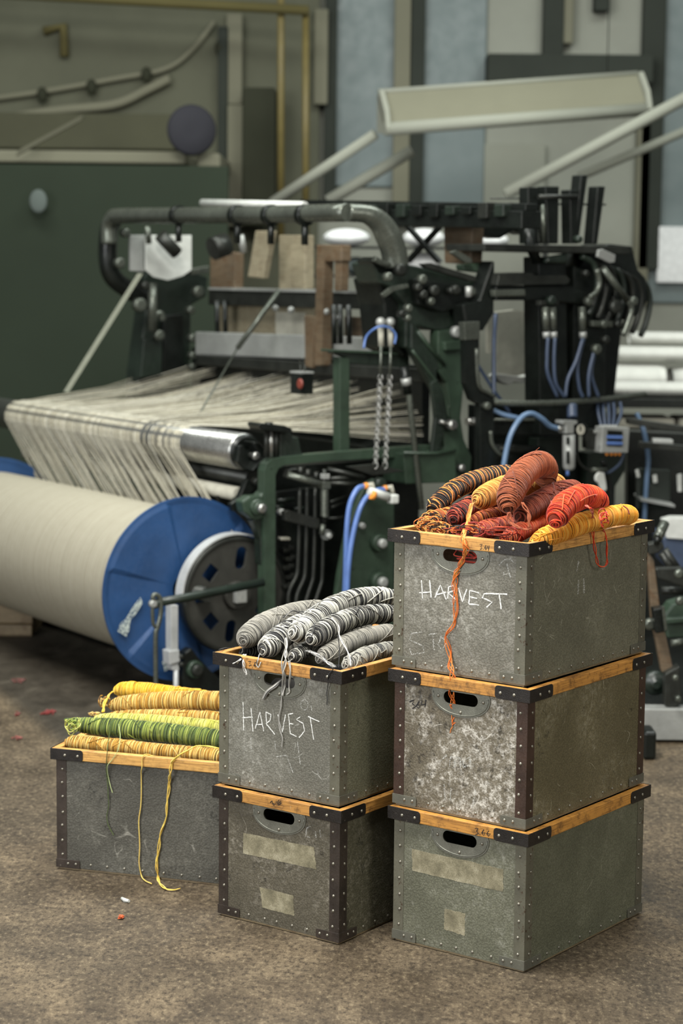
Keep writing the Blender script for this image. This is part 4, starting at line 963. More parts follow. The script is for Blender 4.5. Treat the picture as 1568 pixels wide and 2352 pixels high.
rod('brake_lever', 'dgreen', .017, [(352, 1386, -.24), (420, 1374, -.24), (604, 1337, -.24)])
bolt(349, 1386, -.24, .016, .02, 'alu', 'lever_end')
hk = [(360, 1396, -.25), (351, 1372, -.25), (358, 1366, -.25), (368, 1376, -.25), (369, 1410, -.25), (362, 1440, -.25), (357, 1470, -.25), (359, 1640, -.25)]
rod('hanger_rod', 'pipe', .009, hk, smooth=5)
rod('hanger_eye', 'pipe', .007, [(351, 1376, -.25), (350, 1410, -.25), (353, 1436, -.25), (362, 1440, -.25)], smooth=4)
# far side frame
plate('far_frame', 'dgreen', 1.95, .12, [(330, 640), (352, 600), (420, 620), (478, 636), (476, 680), (440, 700), (436, 860), (436, 1100), (310, 1100), (316, 850), (336, 700)], .01)
plate('far_frame_shield', 'black', 1.9, .04, [(376, 725), (420, 720), (424, 860), (374, 866)], .006)
plate('far_box', 'dgreen', 1.86, .06, [(330, 780), (374, 772), (372, 862), (322, 868)], .005)
rod('far_bow', 'black', .045, [(262, 500, 1.95), (250, 530, 1.95), (248, 600, 1.95), (262, 640, 1.95), (300, 668, 1.95), (340, 690, 1.95)], smooth=6)
plate('guard_sheet', 'white', 1.78, .008, [(334, 540), (440, 540), (440, 620), (420, 634), (386, 644), (352, 636), (334, 620)], .002)
plate('guard_side', 'alu', 1.8, .02, [(300, 540), (332, 540), (332, 624), (300, 622)], .002)
rod('guard_arm', 'iron', .032, [(368, 540, 1.7), (406, 582, 1.7)])
rod('guard_strut', 'pipe', .014, [(338, 520, 1.72), (342, 560, 1.72)])
for x, y, r, mt in ((283, 535, .022, 'pipe'), (270, 604, .026, 'pipe'), (316, 700, .034, 'pipe'), (328, 655, .02, 'iron'), (450, 670, .028, 'pipe'), (432, 712, .02, 'pipe'), (437, 776, .022, 'pipe'), (437, 816, .02, 'pipe'), (436, 842, .018, 'pipe'), (360, 770, .026, 'pipe')):
    bolt(x, y, 1.84, r, .04, mt, 'far_bolt')
rod('far_post_rod', 'pipe', .022, [(350, 650, 1.82), (350, 760, 1.82)])
rod('far_hook', 'pipe', .016, [(352, 760, 1.82), (356, 726, 1.82), (368, 720, 1.82), (374, 736, 1.82)], smooth=5)
plate('far_rail', 'pipe', 1.85, .05, [(440, 618), (480, 610), (480, 628), (440, 632)], .004)
# tubular top rail
pipe = [PV(x, y, .62) for x, y in ((250, 560), (250, 520), (258, 502), (276, 496), (400, 495), (600, 493), (800, 488))]
m = MB(); m.tube(catmull(pipe, 8), .036, 20); m.build('top_pipe', M['pipe'], loom)
bend = [PV(800, 488, .62)]+[PU(x, y, -.2) for x, y in ((842, 492), (870, 510), (890, 540), (904, 578), (908, 612))]
m = MB(); m.tube(catmull(bend, 8), [.036]*8+[.038+.014*min(1, k/16) for k in range(33)], 20); m.build('pipe_bend', M['pipe'], loom)
for x in (410, 545, 622, 700):
    p = PV(x, 494, .62); m = MB(); m.cyl(p-LU*.018, p+LU*.018, .043, 20); m.build('pipe_clamp', M['black'], loom)
    m = MB(); m.cyl(p-ZUP*.12, p-ZUP*.03, .014, 8); m.build('pipe_hanger', M['black'], loom)
m = MB(); m.cyl(PV(465, 466, .80), PV(700, 472, .80), .017, 14); m.build('light_tube', M['white'], loom)
# rear top beams and slats
m = MB(); m.box((PV(700, 466, 1.2)+PV(1220, 476, 1.2))/2, (PV(1220, 476, 1.2)-PV(700, 466, 1.2))/2, LV*.03, ZUP*.014); m.build('rear_top_rail', M['black'], loom, bevel=.003)
m = MB(); m.box((PV(880, 500, 1.2)+PV(1220, 505, 1.2))/2, (PV(1220, 505, 1.2)-PV(880, 500, 1.2))/2, LV*.05, ZUP*.035); m.build('rear_top_beam', M['black'], loom, bevel=.004)
for i in range(12):
    x = 740+i*38; p = PV(x, 484, 1.16); m = MB(); m.box(p, LU*.03, LV*.03, ZUP*R0.uniform(.015, .035)); m.build('heald_hook', M[R0.choice(['black', 'iron', 'dgreen'])], loom, bevel=.004)
def vplate(name, mat, v, th, pix, bevel=.004): return plate(name, mat, v, th, pix, bevel, pv=True)
vplate('reed_cap', 'alu', 1.05, .05, [(448, 762), (868, 775), (868, 832), (448, 815)], .006)
vplate('race_board', 'iron', 1.02, .06, [(448, 815), (985, 850), (985, 880), (448, 838)], .006)
vplate('shaft_beam', 'iron', 1.12, .05, [(478, 664), (872, 676), (872, 712), (478, 700)], .005)
vplate('shaft_beam_top', 'alu', 1.11, .06, [(478, 660), (872, 668), (872, 676), (478, 666)], .002)
vplate('pale_shaft', 'greywood', 1.15, .05, [(640, 540), (700, 540), (700, 664), (640, 664)], .004)
vplate('wood_shaft', 'brownwood', 1.12, .05, [(482, 575), (540, 580), (538, 662), (482, 660)], .004)
vplate('wood_post', 'brownwood', .98, .05, [(726, 562), (784, 562), (784, 600), (744, 600), (738, 840), (720, 840)], .005)
vplate('wood_post_side', 'brownwood', .99, .04, [(768, 600), (784, 600), (782, 668), (768, 668)], .003)
vplate('slanted_slat', 'greywood', 1.0, .03, [(586, 530), (624, 530), (604, 640), (568, 636)], .004)
vplate('heald_frame', 'brownwood', 1.0, .03, [(698, 724), (724, 728), (716, 846), (700, 842)], .004)
vplate('heald_sheet', 'greywood', 1.2, .01, [(500, 700), (720, 706), (716, 780), (500, 766)], .002)
vplate('heald_sheet_pale', 'cream', 1.19, .008, [(632, 716), (700, 718), (700, 780), (632, 776)], .002)
vplate('warm_sheet', 'brownwood', 1.22, .01, [(790, 726), (848, 730), (848, 790), (790, 786)], .002)
vplate('heald_side', 'brownwood', 1.1, .04, [(850, 640), (872, 640), (874, 800), (856, 800)], .004)
for x in (498, 516, 766, 780, 800): rod('heald_stay', 'black', .012, [(x, 700, .3), (x+2, 790, .3)]) if x > 700 else rod('heald_stay', 'black', .012, [(x, 690, 1.6), (x+2, 780, 1.6)])
for x, y in ((632, 708), (668, 712), (748, 716), (776, 730)): 
    m = MB(); m.ball(PV(x, y, 1.0), .016, 10); m.build('heald_knob', M['alu'], loom)
rod('hand_wheel', 'iron', .055, [(488, 572, 1.4), (520, 560, 1.4)])
rod('shaft_grip', 'alu', .016, [(552, 540, 1.2), (560, 580, 1.2)])
vplate('x_brace', 'black', 1.3, .02, [(926, 520), (936, 518), (1010, 600), (1000, 604)], .003); vplate('x_brace', 'black', 1.32, .02, [(1000, 520), (1010, 522), (936, 604), (926, 600)], .003)
vplate('dark_upright', 'brownwood', 1.25, .06, [(1018, 510), (1086, 512), (1080, 608), (1020, 604)], .005)
plate('warp_rail', 'dgreen', -.05, .06, [(740, 1042), (1000, 1028), (1000, 1040), (742, 1056)], .004)
plate('front_warp_rail', 'black', .0, .3, [(880, 1046), (985, 1010), (990, 1024), (900, 1056)], .004)
m = MB(); m.lbox(-.25, 2.15, .25, .40, .0, .06); m.build('floor_sill', M['black'], loom, bevel=.006)
m = MB(); m.lbox(-.25, 2.15, 1.5, 1.62, .0, .08); m.build('floor_sill', M['black'], loom, bevel=.006)
m = MB(); m.lbox(1.98, 2.06, .1, 1.6, .0, .3); m.build('far_sill', M['dgreen'], loom, bevel=.006)
m = MB(); m.lbox(.16, 1.9, .62, .72, .35, .62); m.build('breast_box', M['black'], loom, bevel=.01)
m = MB(); m.lbox(.0, 1.95, 1.12, 1.16, .9, 1.29); m.build('dark_heald_panel', M['black'], loom, bevel=.003)  # solid black panel added for the dark gap under the race board
m = MB(); m.lbox(.16, 1.9, .95, 1.0, .1, .95); m.build('inner_front_panel', M['black'], loom, bevel=.005)

# ------------------------------------------------------------------ warp threads
def warp():
    R = random.Random(11); mb = MB()
    u = .38; th_ = []; k = 0
    while u < 2.07:
        n = R.randint(3, 8); gap = R.choice([0, 0, .001, .003, .006]) if not .62 < u < .68 else .03
        if .45 < u < .62 and R.random() < .25: gap += .012
        dz = R.choice([.075, .05, .02, -.02, -.05, -.075]); du = R.uniform(-.045, .045)
        d2 = R.uniform(-.05, .05)
        for i in range(n):
            th_.append((u, dz+R.uniform(-.02, .02), du, d2)); u += .0023
        u += gap
    for u, dz, du, d2 in th_:
        ue = -.05+(u-.40)*(2.0)/1.66+du; z1_ = 1.095+dz*1.3; r = .00095
        c = lin(R.choice([(186, 182, 164), (168, 163, 144), (150, 144, 124), (200, 196, 180), (112, 108, 92)]))
        um = u*.4+ue*.6+du*.8
        P = [LW(ue, 1.07, z1_), LW(um, .68, 1.06+dz*.45), LW(u+du*.1, .27, 1.0455)]
        for a in (80, 110, 140, 170, 195): P.append(LW(u, .25+.0735*math.cos(math.radians(a)), .972+.0735*math.sin(math.radians(a))))
        P += [LW(u-.19+d2*.6, .19, .81), LW(u-.38+d2, .205, .655)]
        mb.tube(P, r, 3, False, cols=[c]*len(P))
    return mb.build('warp_threads', M['yarn'], None, label='sheet of cream warp threads running from the beam over the roller into the loom', cat='warp threads', kind='stuff')
warp()
# ------------------------------------------------------------------ dobby head at the near front corner of the loom
dob = thing('dobby_head', LW(-.2, 1.75, 0), 'tall black dobby mechanism with upright blades at the right end of the loom', 'dobby machine')
def dplate(name, mat, u, th, pix, bevel=.005): return plate(name, mat, u, th, pix, bevel, parent=dob)
def drod(name, mat, r, nodes, smooth=0, n=12): return rod(name, mat, r, nodes, parent=dob, smooth=smooth, n=n)
dplate('dobby_column', 'black', -.3, .10, [(1236, 590), (1300, 590), (1304, 910), (1300, 1000), (1240, 1000)])
dplate('dobby_column', 'black', -.3, .10, [(1318, 610), (1392, 640), (1390, 912), (1386, 1000), (1316, 1000)])
dplate('dobby_back_panel', 'black', .0, .05, [(1228, 600), (1440, 640), (1410, 920), (1240, 920)])
dplate('dobby_shelf', 'iron', -.36, .26, [(1112, 560), (1440, 566), (1452, 578), (1440, 584), (1112, 576)], .003)
dplate('dobby_arm', 'iron', -.34, .12, [(1146, 628), (1222, 626), (1228, 632), (1300, 632), (1310, 642), (1306, 652), (1140, 656)], .004)
dplate('dobby_lower_arm', 'black', -.32, .10, [(1138, 656), (1310, 656), (1350, 672), (1340, 700), (1240, 690), (1138, 690)], .006)
dplate('dobby_strip', 'pipe', -.34, .03, [(1134, 666), (1206, 664), (1208, 680), (1136, 682)], .005)
dplate('dobby_crank', 'black', -.3, .08, [(1062, 700), (1100, 690), (1130, 600), (1136, 600), (1134, 720), (1110, 760), (1070, 750)], .008)
for (x0, x1, x2, x3, y0) in ((1212, 1234, 1238, 1212, 430), (1252, 1284, 1282, 1258, 428), (1308, 1330, 1324, 1310, 436), (1334, 1350, 1328, 1318, 402), (1372, 1390, 1372, 1360, 428)):
    dplate('upright_blade', 'black', -.26, .06, [(x0, y0), (x1, y0), (x2, 560), (x3, 560)], .004)
drod('blade_bar', 'iron', .010, [(1236, 452, -.28), (1324, 452, -.28)]); drod('blade_wire', 'iron', .004, [(1170, 468, -.2), (1390, 470, -.2)])
drod('blade_spindle', 'pipe', .012, [(1246, 470, -.24), (1248, 560, -.24)])
drod('blade_wire', 'iron', .003, [(1126, 456, -.2), (1240, 456, -.2)])
dplate('dobby_head_block', 'black', -.2, .18, [(1400, 560), (1452, 566), (1466, 620), (1484, 640), (1488, 690), (1470, 720), (1440, 735), (1400, 720), (1330, 700), (1320, 620), (1352, 580)], .008)
for i in range(7):
    x = 1348+i*20; y = 596+i*8
    drod('curved_hook', 'iron' if i % 3 else 'dgreen', .013, [(x-14, y-8, -.34+.03*i), (x+14, y+10, -.34+.03*i), (x+24, y+50, -.34+.03*i), (x+14, y+100, -.34+.03*i), (x+2, y+128, -.34+.03*i)], smooth=5)
drod('chain_loop', 'pipe', .012, [(1370, 618, -.36), (1376, 650, -.36), (1368, 672, -.36), (1352, 684, -.36)], smooth=5)
drod('diagonal_link', 'pipe', .014, [(1384, 616, -.36), (1440, 690, -.36)]); drod('curved_chain', 'pipe', .012, [(1440, 690, -.36), (1450, 710, -.36), (1440, 745, -.36), (1430, 770, -.36)], smooth=5)
for x, y, r, mt in ((1346, 692, .02, 'pipe'), (1448, 692, .02, 'pipe'), (1338, 628, .014, 'iron'), (1260, 690, .02, 'dgreen'), (1408, 704, .03, 'iron'), (1322, 550, .016, 'dgreen'), (1380, 744, .018, 'pipe'), (1412, 744, .016, 'iron'), (1364, 802, .022, 'pipe'), (1384, 780, .018, 'iron')):
    bolt(x, y, -.34, r, .03, mt, 'dobby_bolt', parent=dob)
dplate('pale_plate', 'alu', -.37, .015, [(1374, 574), (1384, 572), (1414, 586), (1412, 602), (1400, 604), (1372, 590)], .003)
dplate('dark_curve', 'dgreen', -.35, .03, [(1258, 590), (1304, 582), (1304, 606), (1254, 604)], .008)
for x in (1252, 1268, 1336):
    drod('air_cylinder', 'pipe', .016, [(x, 705, -.34), (x+2, 760, -.34)]); drod('cylinder_fitting', 'alu', .016, [(x+2, 762, -.34), (x+3, 776, -.34)])
dplate('cylinder_cap', 'iron', -.345, .03, [(1240, 690), (1284, 690), (1284, 702), (1240, 702)], .004)
dplate('valve_bar', 'pipe', -.35, .03, [(1360, 736), (1408, 738), (1408, 752), (1360, 750)], .004)
drod('tall_fork', 'black', .022, [(1232, 600, -.3), (1216, 560, -.3), (1214, 520, -.3)])
dplate('fork_block', 'black', -.1, .1, [(1100, 500), (1212, 500), (1212, 540), (1180, 530), (1150, 548), (1100, 540)], .008)

# hoses, each its own length of tube
def hose(label, nodes, r=.0085, mat='hose', group='blue air hoses', name='air_hose', smooth=8, uu=True):
    P = catmull([PU(x, y, u) for x, y, u in nodes], smooth); m = MB(); m.tube(P, r, 12)
    return m.build(name, M[mat], None, label=label, cat='hose', group=group)
hose('left of the two bright blue hoses on the green knee plate', [(838, 1116, -.33), (820, 1124, -.34), (803, 1160, -.345), (796, 1220, -.35), (794, 1300, -.35), (790, 1420, -.35)], .0105)
hose('right of the two bright blue hoses on the green knee plate', [(884, 1124, -.34), (856, 1130, -.35), (830, 1160, -.36), (812, 1220, -.365), (800, 1300, -.37), (794, 1420, -.37)], .0105)
hose('pale blue hose arching up to the air filter', [(1152, 1120, -.42), (1158, 1060, -.42), (1172, 1000, -.42), (1196, 960, -.42), (1220, 950, -.42), (1244, 962, -.42), (1262, 978, -.41), (1282, 985, -.40)], .011, 'hose_pale')
hose('blue hose running behind the bent bracket to the arched hose', [(1132, 942, -.34), (1156, 952, -.36), (1190, 960, -.38)], .010, 'hose_pale')
hose('blue hose standing beside the white cloth', [(1138, 720, -.3), (1134, 800, -.3), (1134, 912, -.34)], .009, 'hose_dull')
hose('dull hose slanting down behind the bent bracket', [(1098, 840, -.2), (1130, 890, -.2), (1172, 950, -.2)], .007, 'hose_dull')
for i, (nodes, lb) in enumerate((([(1258, 776, -.36), (1256, 820, -.36), (1258, 860, -.36), (1280, 912, -.36)], 'leftmost thin hose dropping down the dobby columns'),
    ([(1274, 776, -.36), (1272, 830, -.36), (1276, 880, -.36), (1296, 912, -.36)], 'second thin hose from the left on the dobby columns'),
    ([(1338, 778, -.36), (1322, 830, -.36), (1304, 870, -.36), (1298, 912, -.36)], 'thin hose curving left across the dobby columns'),
    ([(1340, 778, -.35), (1326, 840, -.35), (1330, 890, -.35), (1338, 912, -.35)], 'fourth thin hose from the left on the dobby columns'),
    ([(1364, 806, -.35), (1352, 860, -.35), (1352, 912, -.35)], 'fifth thin hose from the left on the dobby columns'),
    ([(1366, 806, -.34), (1358, 860, -.34), (1374, 912, -.34)], 'rightmost thin hose dropping down the dobby columns'))):
    hose(lb, nodes, .0075, 'hose_dull', 'thin hoses on the dobby head')
for i, (x0, x1) in enumerate(((1372, 1382), (1384, 1390), (1396, 1398), (1408, 1406), (1424, 1412))):
    hose(('leftmost', 'second', 'middle', 'fourth', 'rightmost')[i]+' of the five blue hoses fanning into the valve block', [(x0, 924, -.30), (x0+2, 950, -.33), (x1, 984, -.36)], .007, 'hose_dull', 'hoses fanning into the valve block')
hose('wide flat blue hose under the tray above the air filter', [(1313, 930, -.36), (1314, 960, -.38)], .022, 'hose_dull')
hose('long pale blue hose hanging at the right of the valve block', [(1462, 950, -.1), (1478, 990, -.15), (1488, 1050, -.15), (1484, 1110, -.15), (1478, 1220, -.15)], .011, 'hose_pale')
hose('thin dark hose looping below the air filter to the ball valve', [(1322, 1040, -.37), (1332, 1066, -.37), (1350, 1080, -.37), (1364, 1082, -.37)], .006, 'iron', 'dark thin hoses')
hose('thin grey hose curling from the valve block to the ball valve', [(1432, 1044, -.37), (1422, 1066, -.37), (1400, 1084, -.37), (1386, 1086, -.37)], .006, 'hose_dull', 'dark thin hoses')
for x, lb in ((868, 'left'), (896, 'right')):
    pass
# white pneumatic cylinder on the knee plate
pc = thing('air_cylinder', PU(880, 1150, -.33), 'white pneumatic cylinder with two elbow fittings above the green knee plate', 'air cylinder')
m = MB(); m.cyl(PU(846, 1128, -.36), PU(892, 1142, -.38), .017, 16); m.build('barrel', M['white'], pc)
m = MB(); m.box(PU(902, 1146, -.38), LU*.018, LV*.018, ZUP*.018); m.build('end_cap', M['white'], pc, bevel=.006)
m = MB(); m.cyl(PU(852, 1136, -.377), PU(860, 1139, -.379), .0176, 16); m.build('orange_band', M['orange'], pc)
for x, y in ((840, 1116), (884, 1122)):
    m = MB(); m.tube([PU(x, y, -.34), PU(x+14, y-4, -.345), PU(x+18, y+12, -.35)], .010, 10); m.build('elbow_fitting', M['cream'], pc)
    m = MB(); m.cyl(PU(x-3, y, -.34), PU(x+3, y-1, -.34), .0118, 12); m.build('collar', M['orange'], pc)
# air filter with gauge
fl = thing('air_filter', PU(1308, 1085, -.40), 'pale air filter regulator with a round gauge beside the dobby', 'air filter')
def fplate(name, mat, u, th, pix, bevel=.003, par=fl): return plate(name, mat, u, th, pix, bevel, parent=par)
fplate('filter_head', 'alu', -.43, .05, [(1292, 966), (1326, 966), (1326, 974), (1318, 976), (1318, 996), (1300, 996), (1300, 976), (1292, 974)])
m = MB(); c0 = PU(1306, 1072, -.405); c1 = PU(1306, 998, -.405); m.lathe(c0, c1-c0, [(-.016, .008), (-.012, .02), (0, .026), ((c1-c0).length, .026)], 20); bowl = m.build('bowl', M['alu'], fl)
for y0, y1 in ((1004, 1022), (1036, 1066)):
    fplate('sight_slot', 'black', -.436, .006, [(1302, y0), (1308, y0), (1308, y1), (1302, y1)], .001)
m = MB(); m.lathe(PU(1333, 987, -.43), -LU, [(0, .026), (.018, .026), (.02, .024), (.02, .022)], 28); ga = m.build('gauge', M['black'], fl)
m = MB(); m.lathe(PU(1333, 987, -.45), -LU, [(0, .0215), (.0015, .0215)], 28); m.build('gauge_dial', M['cream'], ga)
fplate('gauge_needle', 'black', -.4535, .001, [(1331, 978), (1334, 978), (1334, 990), (1331, 990)], 0)
m = MB(); m.cyl(PU(1276, 984, -.40), PU(1294, 984, -.41), .011, 12); m.build('inlet_fitting', M['steel'], fl)
m = MB(); m.cyl(PU(1303, 1078, -.405), PU(1303, 1092, -.405), .007, 8); m.build('drain', M['hose'], fl)
# valve block
vb = thing('valve_block', PU(1400, 1048, -.38), 'grey pneumatic valve block with orange buttons below a fan of hoses', 'valve block')
fplate('block_side', 'iron', -.38, .03, [(1346, 986), (1384, 984), (1384, 1036), (1346, 1030)], .003, vb)
fplate('block_body', 'alu', -.42, .05, [(1384, 980), (1446, 982), (1442, 1040), (1380, 1040)], .003, vb)
fplate('block_front', 'black', -.425, .006, [(1396, 988), (1430, 990), (1428, 1026), (1394, 1024)], .001, vb)
for y in (1000, 1014): fplate('blue_strip', 'hose', -.429, .004, [(1394, y), (1430, y+1), (1430, y+8), (1394, y+7)], .001, vb)
for i in range(4):
    m = MB(); m.ball(PU(1394+i*9.3+(0 if i else -1), 1043, -.40), .0075, 10); m.build('orange_button', M['orange'], vb)
for i in range(7):
    m = MB(); m.cyl(PU(1378+i*6, 976, -.39), PU(1378+i*6, 984, -.39), .006, 8); m.build('port', M['alu'], vb)
fplate('screw_bar', 'alu', -.39, .02, [(1366, 988), (1384, 986), (1384, 994), (1366, 996)], .003, vb)
# ball valve with white handle
bv_ = thing('ball_valve', PU(1380, 1120, -.38), 'small brass coloured valve with a white paddle handle below the valve block', 'valve')
m = MB(); m.cyl(PU(1358, 1079, -.38), PU(1392, 1080, -.38), .010, 12); m.build('valve_body', M['pipe'], bv_)
fplate('handle', 'white', -.40, .012, [(1376, 1084), (1388, 1086), (1392, 1108), (1394, 1124), (1388, 1130), (1382, 1126), (1376, 1112), (1368, 1104), (1368, 1094)], .004, bv_)
# two bead chains hanging from small white cylinders
for lb, xt, xb, x2 in (('left', 875, 862, 869), ('right', 897, 884, 890)):
    ch = thing('bead_chain', PU(x2, 1066, -.24), lb+' one of the two metal chains hanging past the green stand', 'chain', 'bead chains on the green stand')
    m = MB(); m.cyl(PU(xt, 796, -.18), PU(xt-1, 752, -.18), .012, 12); m.build('chain_cylinder', M['cream'], ch)
    m = MB(); m.ball(PU(xt-1, 740, -.18), .020, 10); m.build('chain_knob', M['alu'], ch)
    m = MB(); m.cyl(PU(xt, 796, -.2), PU(xt-2, 870, -.2), .006, 8); m.build('chain_rod', M['pipe'], ch)
    p0 = PU(xt-2, 868, -.2); p1 = PU(xb, 1068, -.30); m = MB(); N = 22
    for k in range(N+1):
        p = p0+(p1-p0)*(k/N)
        a = (LU+LV).normalized() if k % 2 else (LU-LV).normalized()
        ring = [p+ZUP*.0155*math.cos(q*math.pi/4)+a*.0095*math.sin(q*math.pi/4) for q in range(8)]
        m.tube(ring, .0024, 5, closed=True)
    m.build('links', M['steel'], ch)
hose('thin blue hose looping around the tops of the two chain cylinders', [(835, 800, -.15), (842, 772, -.15), (866, 752, -.2), (892, 752, -.2), (908, 768, -.2), (906, 790, -.2)], .005, 'hose', 'blue air hoses')
# sensor box over the warp
sb = thing('warp_sensor', PV(693, 906, .70), 'little black box with a red lamp hanging above the warp threads', 'sensor')
m = MB(); m.box(PV(693, 880, .70), LU*.042, LV*.03, ZUP*.044); m.build('sensor_case', M['black'], sb, bevel=.003)
m = MB(); m.box(PV(693, 855, .70), LU*.044, LV*.032, ZUP*.004); m.build('sensor_lid', M['alu'], sb, bevel=.001)
nrm = (CAM-PV(693, 880, .70)); nrm.z = 0; nrm.normalize()
m = MB(); m.lathe(PV(690, 882, .665), -LV, [(0, .022), (.004, .022), (.008, .016)], 24); m.build('red_lamp', M['red'], sb)
for x in (690, 700):
    m = MB(); m.cyl(PV(x, 852, .70), PV(x-2, 822, .75), .003, 6); m.build('sensor_wire', M['iron'], sb)
# canvas strap and thin pole over the warp
m = MB(); a = PV(152, 900, .15); b = PV(322, 628, .60); m.box((a+b)/2, (b-a)/2, LU*.022, LV*.003); m.build('canvas_strap', M['cream_strap'] if 'cream_strap' in M else plain('grey_canvas', (112, 114, 100), .9), None, label='grey canvas strap slanting from the far frame down to the roller', cat='strap')
m = MB(); m.tube([PV(442, 978, .42), PV(545, 800, .8)], .004, 8); m.tube([PV(545, 800, .8), PV(640, 668, 1.0)], .012, 10); m.build('thin_pole', M['pipe'], None, label='thin grey pole slanting up across the warp threads', cat='pole')
# white cloth hanging behind the bent bracket
def sheet(pix, u, th, name, mat, label, cat, group=None):
    m = MB(); m.prism([PU(x, y, u) for x, y in pix], LU*th); return m.build(name, M[mat], None, label=label, cat=cat, group=group, bevel=.002)
sheet([(1142, 716), (1180, 712), (1220, 720), (1222, 760), (1208, 780), (1222, 790), (1234, 800), (1234, 864), (1200, 872), (1140, 858)], .25, .02, 'hanging_cloth', 'cream', 'cream cloth sheet hanging behind the dobby between two blue hoses', 'cloth')
sheet([(1118, 720), (1136, 716), (1136, 812), (1120, 812)], .2, .015, 'hanging_strip', 'cream', 'narrow pale strip hanging left of the cream cloth sheet', 'cloth')
sheet([(1140, 858), (1200, 866), (1232, 858), (1230, 868), (1196, 880), (1180, 876), (1170, 884), (1152, 878), (1136, 866)], .1, .05, 'crumpled_cloth', 'cloth', 'crumpled white cloth at the foot of the cream cloth sheet', 'cloth')

# ------------------------------------------------------------------ right background: table, cloth bolts, second machine
def bx(mb, px0, py0, px1, py1, y, dep):
    a = aty(px0, py0, y); b = aty(px1, py1, y)
    return mb.wbox(a.x, b.x, y, y+dep, b.z, a.z)
def bplate(name, mat, y, dep, pix, parent=None, bevel=.004, **k):
    m = MB(); m.prism([aty(px, py, y) for px, py in pix], Vector((0, dep, 0)))
    return m.build(name, M[mat], parent, bevel=bevel, **k)
tb = thing('work_table', Vector((1.62, 10.6, 0)), 'dark work table stacked with white cloth behind the loom at right', 'table')
def tbx(name, mat, x0, x1, y0, y1, z0, z1, par, bevel=.004):
    m = MB(); m.wbox(x0, x1, y0, y1, z0, z1); return m.build(name, M[mat], par, bevel=bevel)
tbx('tabletop', 'black', 1.32, 2.3, 10.2, 11.2, 1.00, 1.045, tb); tbx('lower_shelf', 'iron', 1.34, 2.28, 10.25, 11.15, .86, .89, tb); tbx('lowest_shelf', 'iron', 1.34, 2.28, 10.25, 11.15, .72, .75, tb)
for x in (1.35, 2.26):
    for y in (10.25, 11.12): tbx('leg', 'black', x, x+.05, y, y+.05, 0, 1.0, tb)
def bolt_of_cloth(x0, x1, y, z, r, label, flat=.7):
    m = MB(); n = 24
    pts = [Vector((x0+(x1-x0)*k/8, y, z+r*flat)) for k in range(9)]
    vs = []
    for i, p in enumerate(pts):
        e = 1 if 0 < i < 8 else .9
        for k in range(n):
            a = 2*math.pi*k/n; vs.append(p+Vector((0, r*1.4*e*math.cos(a), r*flat*e*math.sin(a))))
    fs = [(i*n+k, i*n+(k+1) % n, (i+1)*n+(k+1) % n, (i+1)*n+k) for i in range(8) for k in range(n)]+[tuple(range(n)), tuple(8*n+k for k in reversed(range(n)))]
    m.add(vs, fs, True); return m.build('cloth_bolt', M['cloth'], None, label=label, cat='cloth', group='white cloth bolts on the work table')
bolt_of_cloth(1.36, 1.98, 10.40, 1.047, .055, 'flat white cloth bolt at the bottom front of the table stack')
bolt_of_cloth(1.38, 1.70, 10.72, 1.047, .11, 'thick white cloth bolt at the left of the table stack')
bolt_of_cloth(1.74, 2.25, 10.72, 1.047, .10, 'thick white cloth bolt at the right of the table stack')
bolt_of_cloth(1.42, 1.90, 10.70, 1.21, .06, 'white cloth bolt laid on top of the left thick one')
bolt_of_cloth(1.52, 2.00, 10.74, 1.30, .05, 'topmost white cloth bolt of the table stack')
for i, (x0, x1, z, lb) in enumerate(((1.36, 1.70, .892, 'pale cloth pile on the upper shelf of the work table'), (1.72, 1.92, .892, 'small white cloth pile at the right of the upper table shelf'), (1.46, 1.90, .752, 'pale cloth pile on the lower shelf of the work table'))):
    m = MB(); m.wbox(x0, x1, 10.26, 10.6, z, z+.05); m.build('cloth_pile', M['cream'], None, bevel=.015, label=lb, cat='cloth')
# second machine behind the crates at the right edge of the picture
sm = thing('treadle_machine', Vector((1.25, 7.5, 0)), 'dark machine with wooden levers partly hidden behind the right crate stack', 'machine')
bplate('machine_panel', 'dgreen', 8.9, .04, [(1462, 1076), (1540, 1080), (1540, 1170), (1462, 1170)], sm); bplate('machine_slot', 'white', 8.87, .01, [(1498, 1092), (1508, 1090), (1510, 1108), (1500, 1110)], sm, .003); bplate('machine_slot', 'white', 8.87, .01, [(1458, 1080), (1466, 1078), (1470, 1096), (1462, 1098)], sm, .003)
bplate('machine_slot', 'white', 8.87, .01, [(1554, 1090), (1566, 1088), (1566, 1130), (1556, 1130)], sm, .003)
bplate('machine_shelf', 'alu', 8.8, .2, [(1470, 1144), (1550, 1160), (1550, 1166), (1470, 1151)], sm, .002)
bplate('machine_body', 'black', 9.1, .1, [(1440, 990), (1640, 1000), (1640, 1720), (1440, 1700)], sm)
bplate('machine_rail', 'iron', 8.6, .06, [(1440, 960), (1640, 990), (1640, 1004), (1440, 974)], sm); bplate('machine_rail', 'iron', 8.7, .06, [(1470, 1015), (1640, 1030), (1640, 1042), (1470, 1030)], sm)
bplate('rail_block', 'alu', 8.55, .06, [(1500, 1008), (1546, 1010), (1546, 1020), (1500, 1018)], sm)
bplate('wooden_lever', 'brownwood', 7.2, .05, [(1490, 1270), (1502, 1288), (1516, 1400), (1546, 1540), (1520, 1545), (1496, 1420), (1488, 1300)], sm)
bplate('lever_shoe', 'iron', 7.15, .06, [(1528, 1548), (1560, 1530), (1566, 1616), (1540, 1632), (1526, 1620)], sm)
bplate('lever_bracket', 'black', 7.12, .07, [(1500, 1400), (1524, 1396), (1532, 1450), (1506, 1456)], sm)
bplate('lever_head', 'iron', 7.15, .06, [(1488, 1250), (1520, 1244), (1526, 1258), (1512, 1270), (1490, 1274)], sm)
